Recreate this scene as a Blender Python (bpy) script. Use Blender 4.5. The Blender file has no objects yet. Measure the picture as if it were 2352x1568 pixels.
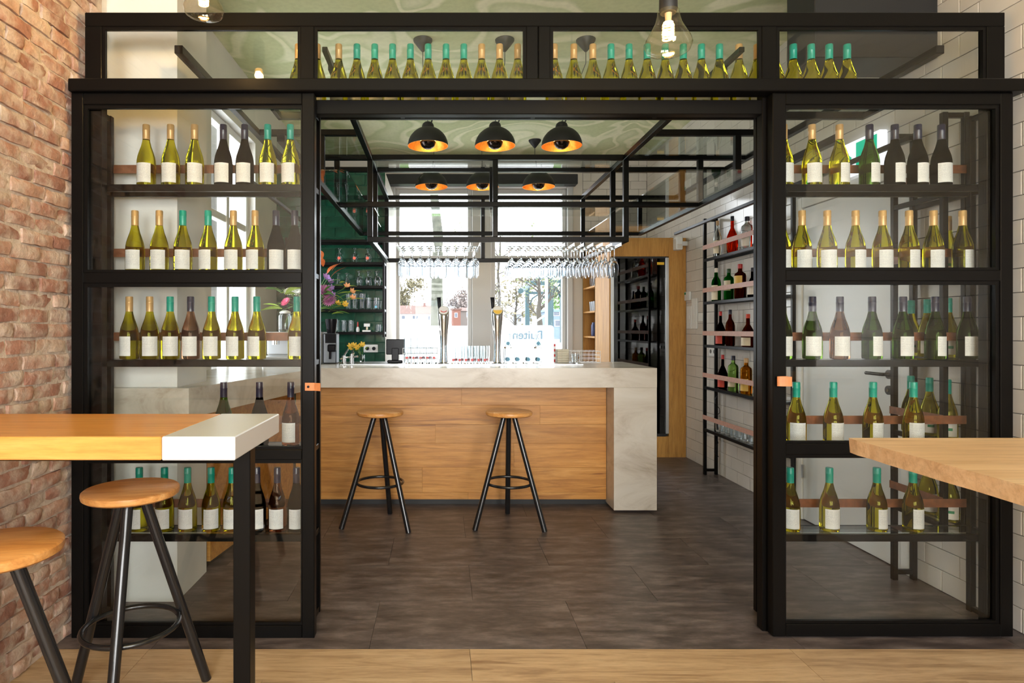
import bpy, bmesh, math, random
from mathutils import Vector, Matrix, noise
R = math.radians
PI = math.pi
random.seed(7)
SC = bpy.context.scene
COL = SC.collection

# ------------------------------------------------------------------ camera
CH, F, VX, VY = 1.35, 1420.0, 1015.0, 755.0
def PX(x, Y): return (x - VX) * Y / F
def PH(y, Y): return CH - (y - VY) * Y / F
cam = bpy.data.cameras.new('camera')
cam.sensor_width = 36.0
cam.lens = 36.0 * F / 2352.0
cam.shift_x = (1176 - VX) / 2352.0
cam.shift_y = -(784 - VY) / 2352.0
cam.clip_start = 0.05
cam.clip_end = 1000
camo = bpy.data.objects.new('camera', cam)
camo.location = (0, 0, CH)
camo.rotation_euler = (PI / 2, 0, 0)
COL.objects.link(camo)
SC.camera = camo

# ------------------------------------------------------------------ world, lights, exposure
SC.view_settings.view_transform = 'Standard'
SC.view_settings.look = 'None'
SC.view_settings.exposure = 0.65
SC.view_settings.gamma = 1.0
SC.view_settings.use_curve_mapping = False
SC.cycles.max_bounces = 26
SC.cycles.diffuse_bounces = 4
SC.cycles.glossy_bounces = 4
SC.cycles.transmission_bounces = 24
SC.cycles.transparent_max_bounces = 28
SC.cycles.caustics_reflective = False
SC.cycles.caustics_refractive = False
SC.cycles.sample_clamp_indirect = 6.0
SC.cycles.use_denoising = True
SC.cycles.adaptive_threshold = 0.035

w = bpy.data.worlds.new('overcast_sky')
SC.world = w
w.use_nodes = True
bg = w.node_tree.nodes['Background']
bg.inputs['Color'].default_value = (0.90, 0.95, 1.0, 1)
bg.inputs['Strength'].default_value = 5.4

def area(name, loc, rot, sx, sy, power, color, portal=False):
    l = bpy.data.lights.new(name, 'AREA')
    l.shape = 'RECTANGLE'; l.size = sx; l.size_y = sy
    l.energy = power; l.color = color
    if portal: l.cycles.is_portal = True
    o = bpy.data.objects.new(name, l)
    o.location = loc; o.rotation_euler = rot
    COL.objects.link(o)
    return o
# daylight through the shop-front windows behind the camera
area('shop_window_daylight', (-0.45, -3.3, 1.75), (R(90), 0, 0), 1.5, 2.2, 100, (1.0, 0.97, 0.92))
area('shop_window_daylight', (1.55, -3.3, 1.75), (R(90), 0, 0), 1.5, 2.2, 100, (1.0, 0.97, 0.92))
# sampling portals for the sky behind the bar windows
area('back_window_portal', (0.49, 7.98, 1.95), (R(-90), 0, 0), 2.2, 2.4, 1, (1, 1, 1), True)
area('side_window_portal', (-1.9, 5.0, 1.85), (0, R(-90), 0), 2.2, 1.1, 1, (1, 1, 1), True)

# ------------------------------------------------------------------ materials
MATS = {}
def nm(name):
    m = bpy.data.materials.new(name); m.use_nodes = True
    nt = m.node_tree
    for n in list(nt.nodes): nt.nodes.remove(n)
    out = nt.nodes.new('ShaderNodeOutputMaterial')
    MATS[name] = m
    return m, nt, out
def N(nt, typ, **kw):
    n = nt.nodes.new(typ)
    for k, v in kw.items():
        if k.startswith('_'): setattr(n, k[1:], v)
        else: n.inputs[k.replace('__', ' ')].default_value = v
    return n
def L(nt, a, ao, b, bi): nt.links.new(a.outputs[ao], b.inputs[bi])
def c4(c): return (c[0], c[1], c[2], 1)
def setp(n, color=None, rough=None, metal=None, trans=None, ior=None, emis=None, es=None, spec=None, coat=None):
    if color is not None: n.inputs['Base Color'].default_value = c4(color)
    if rough is not None: n.inputs['Roughness'].default_value = rough
    if metal is not None: n.inputs['Metallic'].default_value = metal
    if trans is not None: n.inputs['Transmission Weight'].default_value = trans
    if ior is not None: n.inputs['IOR'].default_value = ior
    if emis is not None: n.inputs['Emission Color'].default_value = c4(emis)
    if es is not None: n.inputs['Emission Strength'].default_value = es
    if spec is not None: n.inputs['Specular IOR Level'].default_value = spec
    if coat is not None: n.inputs['Coat Weight'].default_value = coat
def simple(name, color, rough=0.5, metal=0.0, var=0.0, scale=30, bump=0.0, **kw):
    m, nt, out = nm(name)
    p = N(nt, 'ShaderNodeBsdfPrincipled'); setp(p, color, rough, metal, **kw)
    L(nt, p, 0, out, 0)
    if var or bump:
        tc = N(nt, 'ShaderNodeTexCoord')
        nz = N(nt, 'ShaderNodeTexNoise', Scale=scale, Detail=5.0)
        L(nt, tc, 'Object', nz, 'Vector')
        if var:
            r = N(nt, 'ShaderNodeValToRGB')
            r.color_ramp.elements[0].color = c4([c * (1 - var) for c in color])
            r.color_ramp.elements[1].color = c4([min(1, c * (1 + var)) for c in color])
            r.color_ramp.elements[0].position = 0.3; r.color_ramp.elements[1].position = 0.7
            L(nt, nz, 'Fac', r, 0); L(nt, r, 0, p, 'Base Color')
        if bump:
            b = N(nt, 'ShaderNodeBump', Strength=bump, Distance=0.01)
            L(nt, nz, 'Fac', b, 'Height'); L(nt, b, 0, p, 'Normal')
    return m
def ramp(nt, stops):
    r = N(nt, 'ShaderNodeValToRGB')
    el = r.color_ramp.elements
    while len(el) < len(stops): el.new(0.5)
    for e, (p, c) in zip(el, stops):
        e.position = p; e.color = c4(c)
    return r
def coords(nt, scale, rnd=True):
    """object coords, shifted by the object's own random number, scaled"""
    tc = N(nt, 'ShaderNodeTexCoord')
    mp = N(nt, 'ShaderNodeMapping'); mp.inputs['Scale'].default_value = scale
    if rnd:
        oi = N(nt, 'ShaderNodeObjectInfo')
        mu = N(nt, 'ShaderNodeMath', _operation='MULTIPLY'); mu.inputs[1].default_value = 37.0
        L(nt, oi, 'Random', mu, 0)
        ad = N(nt, 'ShaderNodeVectorMath', _operation='ADD')
        L(nt, tc, 'Object', ad, 0); L(nt, mu, 0, ad, 1); L(nt, ad, 0, mp, 0)
    else: L(nt, tc, 'Object', mp, 0)
    return mp
def wood(name, dark, mid, light, stretch=(0.7, 9, 9), rough=0.42, bump=0.08, tint=0.12, scale=1.0, knots=False, coat=0.0):
    m, nt, out = nm(name)
    p = N(nt, 'ShaderNodeBsdfPrincipled'); setp(p, mid, rough, coat=coat); L(nt, p, 0, out, 0)
    mp = coords(nt, [s * scale for s in stretch])
    n1 = N(nt, 'ShaderNodeTexNoise', Scale=2.2, Detail=7.0, Roughness=0.62, Distortion=0.9)
    L(nt, mp, 0, n1, 'Vector')
    r = ramp(nt, [(0.28, dark), (0.5, mid), (0.74, light)])
    L(nt, n1, 'Fac', r, 0)
    n2 = N(nt, 'ShaderNodeTexNoise', Scale=9.0, Detail=8.0, Roughness=0.7)
    L(nt, mp, 0, n2, 'Vector')
    mx = N(nt, 'ShaderNodeMix', _data_type='RGBA', _blend_type='MULTIPLY'); mx.inputs[0].default_value = 0.5
    r2 = ramp(nt, [(0.32, (0.55, 0.5, 0.45)), (0.55, (1, 1, 1))])
    L(nt, n2, 'Fac', r2, 0)
    nt.links.new(r.outputs[0], mx.inputs[6]); nt.links.new(r2.outputs[0], mx.inputs[7])
    last = mx.outputs[2]
    if knots:
        vo = N(nt, 'ShaderNodeTexNoise', Scale=0.9, Detail=3.0, Distortion=2.5)
        L(nt, mp, 0, vo, 'Vector')
        rk = ramp(nt, [(0.27, (0.42, 0.30, 0.2)), (0.36, (1, 1, 1))])
        L(nt, vo, 'Fac', rk, 0)
        mk = N(nt, 'ShaderNodeMix', _data_type='RGBA', _blend_type='MULTIPLY'); mk.inputs[0].default_value = 0.8
        nt.links.new(last, mk.inputs[6]); nt.links.new(rk.outputs[0], mk.inputs[7])
        last = mk.outputs[2]
    oi = N(nt, 'ShaderNodeObjectInfo')
    hs = N(nt, 'ShaderNodeHueSaturation')
    mr = N(nt, 'ShaderNodeMapRange'); mr.inputs['To Min'].default_value = 1 - tint; mr.inputs['To Max'].default_value = 1 + tint
    L(nt, oi, 'Random', mr, 0); L(nt, mr, 0, hs, 'Value'); nt.links.new(last, hs.inputs['Color'])
    L(nt, hs, 0, p, 'Base Color')
    if bump:
        b = N(nt, 'ShaderNodeBump', Strength=bump, Distance=0.004)
        L(nt, n2, 'Fac', b, 'Height'); L(nt, b, 0, p, 'Normal')
    return m
def pane(name, tint=(0.97, 0.985, 0.975), ior=1.5, rough=0.0):
    m, nt, out = nm(name)
    t = N(nt, 'ShaderNodeBsdfTransparent'); t.inputs[0].default_value = c4(tint)
    g = N(nt, 'ShaderNodeBsdfGlossy'); g.inputs['Roughness'].default_value = rough
    lw = N(nt, 'ShaderNodeLayerWeight'); lw.inputs[0].default_value = 0.5
    f0 = ((ior - 1) / (ior + 1)) ** 2      # Schlick, the same from both sides of the pane
    pw = N(nt, 'ShaderNodeMath', _operation='POWER'); pw.inputs[1].default_value = 5.0; L(nt, lw, 'Facing', pw, 0)
    f = N(nt, 'ShaderNodeMath', _operation='MULTIPLY_ADD'); f.inputs[1].default_value = 1 - f0; f.inputs[2].default_value = f0; L(nt, pw, 0, f, 0)
    mx = N(nt, 'ShaderNodeMixShader')
    L(nt, f, 0, mx, 0); L(nt, t, 0, mx, 1); L(nt, g, 0, mx, 2); L(nt, mx, 0, out, 0)
    return m
def glass(name, color, ior=1.45, rough=0.0):
    m, nt, out = nm(name)
    g = N(nt, 'ShaderNodeBsdfGlass'); g.inputs['Color'].default_value = c4(color)
    g.inputs['IOR'].default_value = ior; g.inputs['Roughness'].default_value = rough
    L(nt, g, 0, out, 0)
    return m
def emit(name, color, s):
    m, nt, out = nm(name)
    e = N(nt, 'ShaderNodeEmission'); e.inputs[0].default_value = c4(color); e.inputs[1].default_value = s
    L(nt, e, 0, out, 0)
    return m

M_STEEL = simple('black_steel', (0.0042, 0.0038, 0.0036), 0.32, 0.0, spec=0.12)
M_TUBE = simple('black_tube', (0.010, 0.010, 0.011), 0.22, 0.0, spec=0.6)
M_PANE = pane('clear_pane', ior=1.46)
M_SHELFGLASS = pane('shelf_glass', (0.93, 0.97, 0.95))
M_WINPANE = pane('window_pane', (0.99, 0.99, 0.99), 1.2)
M_DARKPANE = pane('dark_pane', (0.16, 0.17, 0.19), 1.7)
M_LEATHER = simple('brown_leather', (0.19, 0.065, 0.025), 0.5, var=0.25, scale=40)
M_TAN = simple('tan_leather', (0.55, 0.20, 0.07), 0.5, var=0.1, scale=60)
M_PINKSTRAP = simple('rose_leather', (0.50, 0.27, 0.20), 0.5, var=0.1, scale=40)
M_CHROME = simple('chrome', (0.75, 0.75, 0.76), 0.12, 1.0)
M_BRUSHED = simple('brushed_steel', (0.55, 0.56, 0.57), 0.33, 1.0)
M_BRASS = simple('pale_screw', (0.6, 0.52, 0.42), 0.4, 0.6)
M_WHITEP = simple('white_paint', (0.80, 0.80, 0.78), 0.45)
M_WHITELAM = simple('white_laminate', (0.58, 0.60, 0.63), 0.32)
M_PLASTER = simple('white_plaster', (0.72, 0.70, 0.66), 0.8, var=0.04, scale=4, bump=0.05)
M_SHOPWALL = simple('dark_shop_wall', (0.10, 0.09, 0.08), 0.8)
M_CREAM = simple('cream_paint', (0.66, 0.61, 0.54), 0.6)
M_GROUT = simple('dark_grout', (0.16, 0.155, 0.15), 0.9)
M_BLACK = simple('matt_black', (0.009, 0.009, 0.010), 0.55)
M_PLASTIC = simple('black_plastic', (0.008, 0.008, 0.011), 0.25, spec=0.15)
M_WPLASTIC = simple('white_plastic', (0.78, 0.78, 0.76), 0.4)
M_TILE = simple('white_tile', (0.66, 0.62, 0.57), 0.16, var=0.06, scale=3)
M_GTILE = simple('green_tile', (0.008, 0.060, 0.034), 0.12, var=0.45, scale=9, bump=0.12)
M_GGROUT = simple('green_grout', (0.05, 0.13, 0.09), 0.8)
M_OAK = wood('honey_oak', (0.34, 0.135, 0.025), (0.50, 0.225, 0.045), (0.61, 0.31, 0.085), knots=True, tint=0.10)
M_CAB = wood('cabinet_oak', (0.38, 0.17, 0.03), (0.50, 0.24, 0.045), (0.58, 0.30, 0.07), stretch=(9, 9, 0.9), tint=0.05, bump=0.04, rough=0.62)
M_TABLE = wood('table_beech', (0.62, 0.24, 0.045), (0.76, 0.34, 0.075), (0.84, 0.46, 0.14), stretch=(0.5, 8, 8), tint=0.05, rough=0.3, bump=0.03)
M_SLAB = wood('pale_oak_top', (0.52, 0.32, 0.17), (0.65, 0.44, 0.26), (0.73, 0.54, 0.35), stretch=(0.6, 9, 9), tint=0.03, rough=0.42, bump=0.05)
M_SEAT = wood('stool_oak', (0.46, 0.18, 0.045), (0.62, 0.29, 0.085), (0.72, 0.40, 0.15), stretch=(1.6, 14, 14), tint=0.10, rough=0.3, bump=0.04)
M_FLOORW = wood('floor_oak', (0.33, 0.21, 0.115), (0.52, 0.36, 0.21), (0.62, 0.46, 0.29), stretch=(0.9, 8, 8), tint=0.10, rough=0.45, knots=True)
M_GOLDIN = simple('gold_leaf', (0.85, 0.36, 0.06), 0.38, 1.0, var=0.18, scale=60)
M_CAPG = simple('gold_cap', (0.52, 0.32, 0.13), 0.38, 0.25)
M_CAPT = simple('teal_cap', (0.0, 0.27, 0.20), 0.35)
M_CAPD = simple('dark_cap', (0.018, 0.018, 0.040), 0.3)
M_WINE = glass('white_wine_glass', (0.84, 0.78, 0.16), 1.36)
M_WINEG = glass('green_wine_glass', (0.30, 0.42, 0.14), 1.36)
M_WINED = glass('dark_wine_glass', (0.055, 0.05, 0.03), 1.36)
M_ROSE = glass('rose_wine_glass', (0.62, 0.42, 0.30), 1.36)
M_CLEAR = glass('clear_glass', (0.96, 0.98, 0.99), 1.45)
M_STEMW = glass('stemware_glass', (0.97, 0.985, 1.0), 1.28)
M_SMOKE = glass('bulb_glass', (1.0, 0.97, 0.92), 1.12)

def label_mat(name, base, ink):
    m, nt, out = nm(name)
    p = N(nt, 'ShaderNodeBsdfPrincipled'); setp(p, base, 0.6); L(nt, p, 0, out, 0)
    tc = N(nt, 'ShaderNodeTexCoord'); sep = N(nt, 'ShaderNodeSeparateXYZ'); L(nt, tc, 'Object', sep, 0)
    # ruled lines of small print in the middle of the label, ragged by noise
    fr = N(nt, 'ShaderNodeMath', _operation='MULTIPLY'); fr.inputs[1].default_value = 210.0; L(nt, sep, 'Z', fr, 0)
    fc = N(nt, 'ShaderNodeMath', _operation='FRACT'); L(nt, fr, 0, fc, 0)
    lt = N(nt, 'ShaderNodeMath', _operation='LESS_THAN'); lt.inputs[1].default_value = 0.42; L(nt, fc, 0, lt, 0)
    mp = N(nt, 'ShaderNodeMapping'); mp.inputs['Scale'].default_value = (420, 420, 210); L(nt, tc, 'Object', mp, 0)
    nz = N(nt, 'ShaderNodeTexNoise', Scale=1.0, Detail=1.0); L(nt, mp, 0, nz, 'Vector')
    gt = N(nt, 'ShaderNodeMath', _operation='GREATER_THAN'); gt.inputs[1].default_value = 0.47; L(nt, nz, 'Fac', gt, 0)
    mu = N(nt, 'ShaderNodeMath', _operation='MULTIPLY'); L(nt, lt, 0, mu, 0); L(nt, gt, 0, mu, 1)
    top = N(nt, 'ShaderNodeMath', _operation='LESS_THAN'); top.inputs[1].default_value = 0.098; L(nt, sep, 'Z', top, 0)
    bot = N(nt, 'ShaderNodeMath', _operation='GREATER_THAN'); bot.inputs[1].default_value = 0.034; L(nt, sep, 'Z', bot, 0)
    m2 = N(nt, 'ShaderNodeMath', _operation='MULTIPLY'); L(nt, top, 0, m2, 0); L(nt, bot, 0, m2, 1)
    m3 = N(nt, 'ShaderNodeMath', _operation='MULTIPLY'); L(nt, mu, 0, m3, 0); L(nt, m2, 0, m3, 1)
    m4 = N(nt, 'ShaderNodeMath', _operation='MULTIPLY'); m4.inputs[1].default_value = 0.55; L(nt, m3, 0, m4, 0)
    mx = N(nt, 'ShaderNodeMix', _data_type='RGBA'); L(nt, m4, 0, mx, 0)
    mx.inputs[6].default_value = c4(base); mx.inputs[7].default_value = c4(ink)
    nt.links.new(mx.outputs[2], p.inputs['Base Color'])
    return m
M_LABEL = label_mat('printed_label', (0.62, 0.61, 0.60), (0.25, 0.25, 0.28))
M_PAPER = simple('plain_label', (0.76, 0.70, 0.62), 0.6)
M_INK = simple('label_ink', (0.05, 0.05, 0.06), 0.6)
M_GREENINK = simple('green_print', (0.03, 0.25, 0.10), 0.6)

def marble():
    m, nt, out = nm('veined_stone')
    p = N(nt, 'ShaderNodeBsdfPrincipled'); setp(p, (0.6, 0.57, 0.52), 0.22); L(nt, p, 0, out, 0)
    mp = coords(nt, (0.9, 1.2, 2.0), False)
    n = N(nt, 'ShaderNodeTexNoise', Scale=2.2, Detail=9.0, Roughness=0.66, Distortion=1.1); L(nt, mp, 0, n, 'Vector')
    r = ramp(nt, [(0.30, (0.36, 0.30, 0.23)), (0.40, (0.49, 0.44, 0.38)), (0.52, (0.57, 0.53, 0.47)), (0.75, (0.64, 0.61, 0.56))])
    L(nt, n, 'Fac', r, 0); L(nt, r, 0, p, 'Base Color')
    return m
M_STONE = marble()

def dark_floor():
    m, nt, out = nm('slate_vinyl')
    p = N(nt, 'ShaderNodeBsdfPrincipled'); setp(p, (0.08, 0.07, 0.07), 0.38); L(nt, p, 0, out, 0)
    mp = coords(nt, (2.0, 6.5, 1))
    n = N(nt, 'ShaderNodeTexNoise', Scale=2.6, Detail=9.0, Roughness=0.68); L(nt, mp, 0, n, 'Vector')
    r = ramp(nt, [(0.34, (0.046, 0.036, 0.035)), (0.5, (0.105, 0.083, 0.080)), (0.66, (0.20, 0.165, 0.16))])
    L(nt, n, 'Fac', r, 0); L(nt, r, 0, p, 'Base Color')
    rr = N(nt, 'ShaderNodeMapRange'); rr.inputs['To Min'].default_value = 0.28; rr.inputs['To Max'].default_value = 0.5
    L(nt, n, 'Fac', rr, 0); L(nt, rr, 0, p, 'Roughness')
    return m
M_SLATE = dark_floor()

def brick_mat(name, mortar=False):
    m, nt, out = nm(name)
    p = N(nt, 'ShaderNodeBsdfPrincipled'); setp(p, (0.35, 0.16, 0.1), 0.9); L(nt, p, 0, out, 0)
    tc = N(nt, 'ShaderNodeTexCoord')
    mp = coords(nt, (1, 1, 1), not mortar)
    n = N(nt, 'ShaderNodeTexNoise', Scale=28.0, Detail=7.0, Roughness=0.65); L(nt, mp, 0, n, 'Vector')
    if mortar:
        r = ramp(nt, [(0.3, (0.42, 0.33, 0.26)), (0.6, (0.64, 0.54, 0.45))])
        L(nt, n, 'Fac', r, 0); last = r.outputs[0]
    else:
        oi = N(nt, 'ShaderNodeObjectInfo')
        r = ramp(nt, [(0.0, (0.30, 0.135, 0.095)), (0.45, (0.40, 0.19, 0.13)), (0.75, (0.47, 0.26, 0.18)), (1.0, (0.54, 0.35, 0.25))])
        L(nt, oi, 'Random', r, 0)
        # lime smears of their own shape
        n2 = N(nt, 'ShaderNodeTexNoise', Scale=9.0, Detail=6.0, Roughness=0.6); L(nt, mp, 0, n2, 'Vector')
        r2 = ramp(nt, [(0.42, (0.05, 0.05, 0.05)), (0.62, (0.85, 0.85, 0.85))]); L(nt, n2, 'Fac', r2, 0)
        mx = N(nt, 'ShaderNodeMix', _data_type='RGBA'); L(nt, r2, 0, mx, 0)
        nt.links.new(r.outputs[0], mx.inputs[6]); mx.inputs[7].default_value = (0.64, 0.54, 0.45, 1)
        mu = N(nt, 'ShaderNodeMix', _data_type='RGBA', _blend_type='MULTIPLY'); mu.inputs[0].default_value = 0.6
        r3 = ramp(nt, [(0.3, (0.6, 0.55, 0.5)), (0.6, (1.1, 1.1, 1.1))]); L(nt, n, 'Fac', r3, 0)
        nt.links.new(mx.outputs[2], mu.inputs[6]); nt.links.new(r3.outputs[0], mu.inputs[7])
        last = mu.outputs[2]
    nt.links.new(last, p.inputs['Base Color'])
    b = N(nt, 'ShaderNodeBump', Strength=0.7, Distance=0.012)
    L(nt, n, 'Fac', b, 'Height'); L(nt, b, 0, p, 'Normal')
    return m
M_BRICK = brick_mat('old_brick')
M_MORTAR = brick_mat('lime_mortar', True)

def mural():
    m, nt, out = nm('scroll_mural')
    p = N(nt, 'ShaderNodeBsdfPrincipled'); setp(p, (0.6, 0.6, 0.4), 0.75); L(nt, p, 0, out, 0)
    mp = coords(nt, (1, 1, 1), False)
    w1 = N(nt, 'ShaderNodeTexNoise', Scale=0.9, Detail=0.6, Distortion=2.3); L(nt, mp, 0, w1, 'Vector')
    r1 = ramp(nt, [(0.36, (0.60, 0.63, 0.36)), (0.44, (0.56, 0.60, 0.33)), (0.475, (0.82, 0.80, 0.56)), (0.53, (0.78, 0.77, 0.52)), (0.56, (0.58, 0.62, 0.35)), (0.66, (0.74, 0.74, 0.50))])
    L(nt, w1, 'Fac', r1, 0)
    n = N(nt, 'ShaderNodeTexNoise', Scale=30.0, Detail=5.0); L(nt, mp, 0, n, 'Vector')
    mu = N(nt, 'ShaderNodeMix', _data_type='RGBA', _blend_type='MULTIPLY'); mu.inputs[0].default_value = 0.15
    r3 = ramp(nt, [(0.35, (0.6, 0.6, 0.55)), (0.6, (1.1, 1.1, 1.1))]); L(nt, n, 'Fac', r3, 0)
    nt.links.new(r1.outputs[0], mu.inputs[6]); nt.links.new(r3.outputs[0], mu.inputs[7])
    nt.links.new(mu.outputs[2], p.inputs['Base Color'])
    return m
M_MURAL = mural()

# ------------------------------------------------------------------ mesh helpers
MC = {}
def mesh_from(name, verts, faces, smooth=False):
    me = bpy.data.meshes.new(name)
    me.from_pydata([tuple(v) for v in verts], [], faces)
    me.update()
    if smooth:
        for p in me.polygons: p.use_smooth = True
    return me
def box_mesh(sx, sy, sz, bevel=0.0):
    k = ('box', round(sx, 5), round(sy, 5), round(sz, 5), round(bevel, 5))
    if k in MC: return MC[k]
    x, y, z = sx / 2, sy / 2, sz / 2
    v = [(-x, -y, -z), (x, -y, -z), (x, y, -z), (-x, y, -z), (-x, -y, z), (x, -y, z), (x, y, z), (-x, y, z)]
    f = [(0, 3, 2, 1), (4, 5, 6, 7), (0, 1, 5, 4), (1, 2, 6, 5), (2, 3, 7, 6), (3, 0, 4, 7)]
    me = mesh_from('box', v, f)
    if bevel > 0:
        bm = bmesh.new(); bm.from_mesh(me)
        bmesh.ops.bevel(bm, geom=list(bm.edges), offset=min(bevel, 0.45 * min(sx, sy, sz)), segments=1, affect='EDGES', profile=0.5)
        bm.to_mesh(me); bm.free()
    MC[k] = me
    return me
class MB:
    """collects geometry for ONE mesh"""
    def __init__(s): s.v = []; s.f = []
    def add(s, v, f):
        b = len(s.v); s.v += [tuple(p) for p in v]; s.f += [tuple(i + b for i in q) for q in f]
    def box(s, x0, x1, y0, y1, z0, z1):
        v = [(x0, y0, z0), (x1, y0, z0), (x1, y1, z0), (x0, y1, z0), (x0, y0, z1), (x1, y0, z1), (x1, y1, z1), (x0, y1, z1)]
        s.add(v, [(0, 3, 2, 1), (4, 5, 6, 7), (0, 1, 5, 4), (1, 2, 6, 5), (2, 3, 7, 6), (3, 0, 4, 7)])
    def tube(s, pts, r, n=8, closed=False, r2=None):
        pts = [Vector(p) for p in pts]; m = len(pts); rings = []
        for i, p in enumerate(pts):
            a = pts[(i - 1) % m] if (closed or i > 0) else p
            b = pts[(i + 1) % m] if (closed or i < m - 1) else p
            d = (b - a).normalized()
            if i == 0:
                u = d.cross(Vector((0, 0, 1)))
                if u.length < 0.05: u = d.cross(Vector((1, 0, 0)))
            else: u = u - d * u.dot(d)
            u.normalize(); q = d.cross(u)
            rr = r if r2 is None else r + (r2 - r) * i / max(1, m - 1)
            rings.append([p + u * rr * math.cos(2 * PI * k / n) + q * rr * math.sin(2 * PI * k / n) for k in range(n)])
        v = [x for g in rings for x in g]; f = []
        cnt = m if closed else m - 1
        for i in range(cnt):
            j = (i + 1) % m
            for k in range(n):
                k2 = (k + 1) % n
                f.append((i * n + k, i * n + k2, j * n + k2, j * n + k))
        if not closed:
            f.append(tuple(range(n - 1, -1, -1))); f.append(tuple((m - 1) * n + k for k in range(n)))
        s.add(v, f)
    def lathe(s, prof, n=20, cx=0, cy=0, cz=0):
        v = []; f = []; idx = []
        for r, z in prof:
            if r < 1e-6: idx.append([len(v)]); v.append((cx, cy, cz + z))
            else:
                idx.append(list(range(len(v), len(v) + n)))
                v += [(cx + r * math.cos(2 * PI * k / n), cy + r * math.sin(2 * PI * k / n), cz + z) for k in range(n)]
        for a, b in zip(idx[:-1], idx[1:]):
            for k in range(n):
                k2 = (k + 1) % n
                if len(a) == 1 and len(b) == 1: continue
                if len(a) == 1: f.append((a[0], b[k2], b[k]))
                elif len(b) == 1: f.append((a[k], a[k2], b[0]))
                else: f.append((a[k], a[k2], b[k2], b[k]))
        s.add(v, f)
    def sphere(s, c, r, n=12, m=8, sz=1.0):
        s.lathe([(r * math.sin(PI * i / m) if 0 < i < m else 0, -r * sz * math.cos(PI * i / m)) for i in range(m + 1)], n, *c)
    def prism(s, pts, axis, a, b):
        """polygon pts (2D) extruded along axis from a to b"""
        n = len(pts)
        def mk(p, t):
            return {'x': (t, p[0], p[1]), 'y': (p[0], t, p[1]), 'z': (p[0], p[1], t)}[axis]
        s.add([mk(p, a) for p in pts] + [mk(p, b) for p in pts],
              [tuple(range(n))[::-1], tuple(range(n, 2 * n))] + [(i, (i + 1) % n, n + (i + 1) % n, n + i) for i in range(n)])
    def mesh(s, name='mesh', smooth=False, recalc=True):
        me = mesh_from(name, s.v, s.f, smooth)
        if recalc:
            bm = bmesh.new(); bm.from_mesh(me)
            bmesh.ops.recalc_face_normals(bm, faces=list(bm.faces)); bm.to_mesh(me); bm.free()
        if smooth:
            for p in me.polygons: p.use_smooth = True
            try: me.set_sharp_from_angle(angle=R(40))
            except Exception: pass
        return me

def ob(name, me, mat=None, parent=None, loc=(0, 0, 0), rot=None):
    if mat is not None and me is not None:
        if len(me.materials) == 0: me.materials.append(mat)
        elif me.materials[0] != mat:
            k = ('mat', me.name, mat.name)
            if k not in MC:
                c = me.copy(); c.materials.clear(); c.materials.append(mat); MC[k] = c
            me = MC[k]
    o = bpy.data.objects.new(name, me)
    o.location = loc
    if rot: o.rotation_euler = rot
    if parent is not None: o.parent = parent
    COL.objects.link(o)
    return o
def tag(o, label, cat, group=None):
    o['label'] = label; o['category'] = cat
    if group: o['group'] = group
    return o
def thing(name, label, cat, loc=(0, 0, 0), rz=0, group=None):
    o = bpy.data.objects.new(name, None); o.location = loc; o.rotation_euler = (0, 0, rz); o.empty_display_size = 0.05
    COL.objects.link(o)
    return tag(o, label, cat, group)
def struct(o):
    o['kind'] = 'structure'; return o
def wloc(parent):
    """world position of an unrotated parent chain"""
    v = Vector((0, 0, 0))
    while parent is not None: v += Vector(parent.location); parent = parent.parent
    return v
def bx(name, parent, mat, x0, x1, y0, y1, z0, z1, bevel=0.0, smooth=False):
    """a box given in WORLD coordinates, as one object"""
    me = box_mesh(abs(x1 - x0), abs(y1 - y0), abs(z1 - z0), bevel)
    c = Vector(((x0 + x1) / 2, (y0 + y1) / 2, (z0 + z1) / 2)) - wloc(parent)
    return ob(name, me, mat, parent, c)
def wm(name, parent, mat, mb, smooth=False):
    """mesh builder with WORLD coordinates -> object whose origin is its parent's"""
    me = mb.mesh(name, smooth)
    return ob(name, me, mat, parent, -wloc(parent))
def copy_tree(root, loc, rz=None, label=None):
    r = root.copy(); COL.objects.link(r); r.location = loc
    if rz is not None: r.rotation_euler = (0, 0, rz)
    if label: r['label'] = label
    for ch in root.children:
        c = ch.copy(); COL.objects.link(c); c.parent = r
        for g in ch.children:
            d = g.copy(); COL.objects.link(d); d.parent = c
    return r
ORD = ['first', 'second', 'third', 'fourth', 'fifth', 'sixth', 'seventh', 'eighth', 'ninth', 'tenth', 'eleventh', 'twelfth',
       'thirteenth', 'fourteenth', 'fifteenth', 'sixteenth', 'seventeenth', 'eighteenth', 'nineteenth', 'twentieth']
ORD += ['twenty-' + o for o in ORD[:9]] + ['thirtieth'] + ['thirty-' + o for o in ORD[:9]]

CEIL = 3.5
XL, XR, YB = -1.64, 2.57, 7.75      # brick face, tile face, window wall

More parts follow.
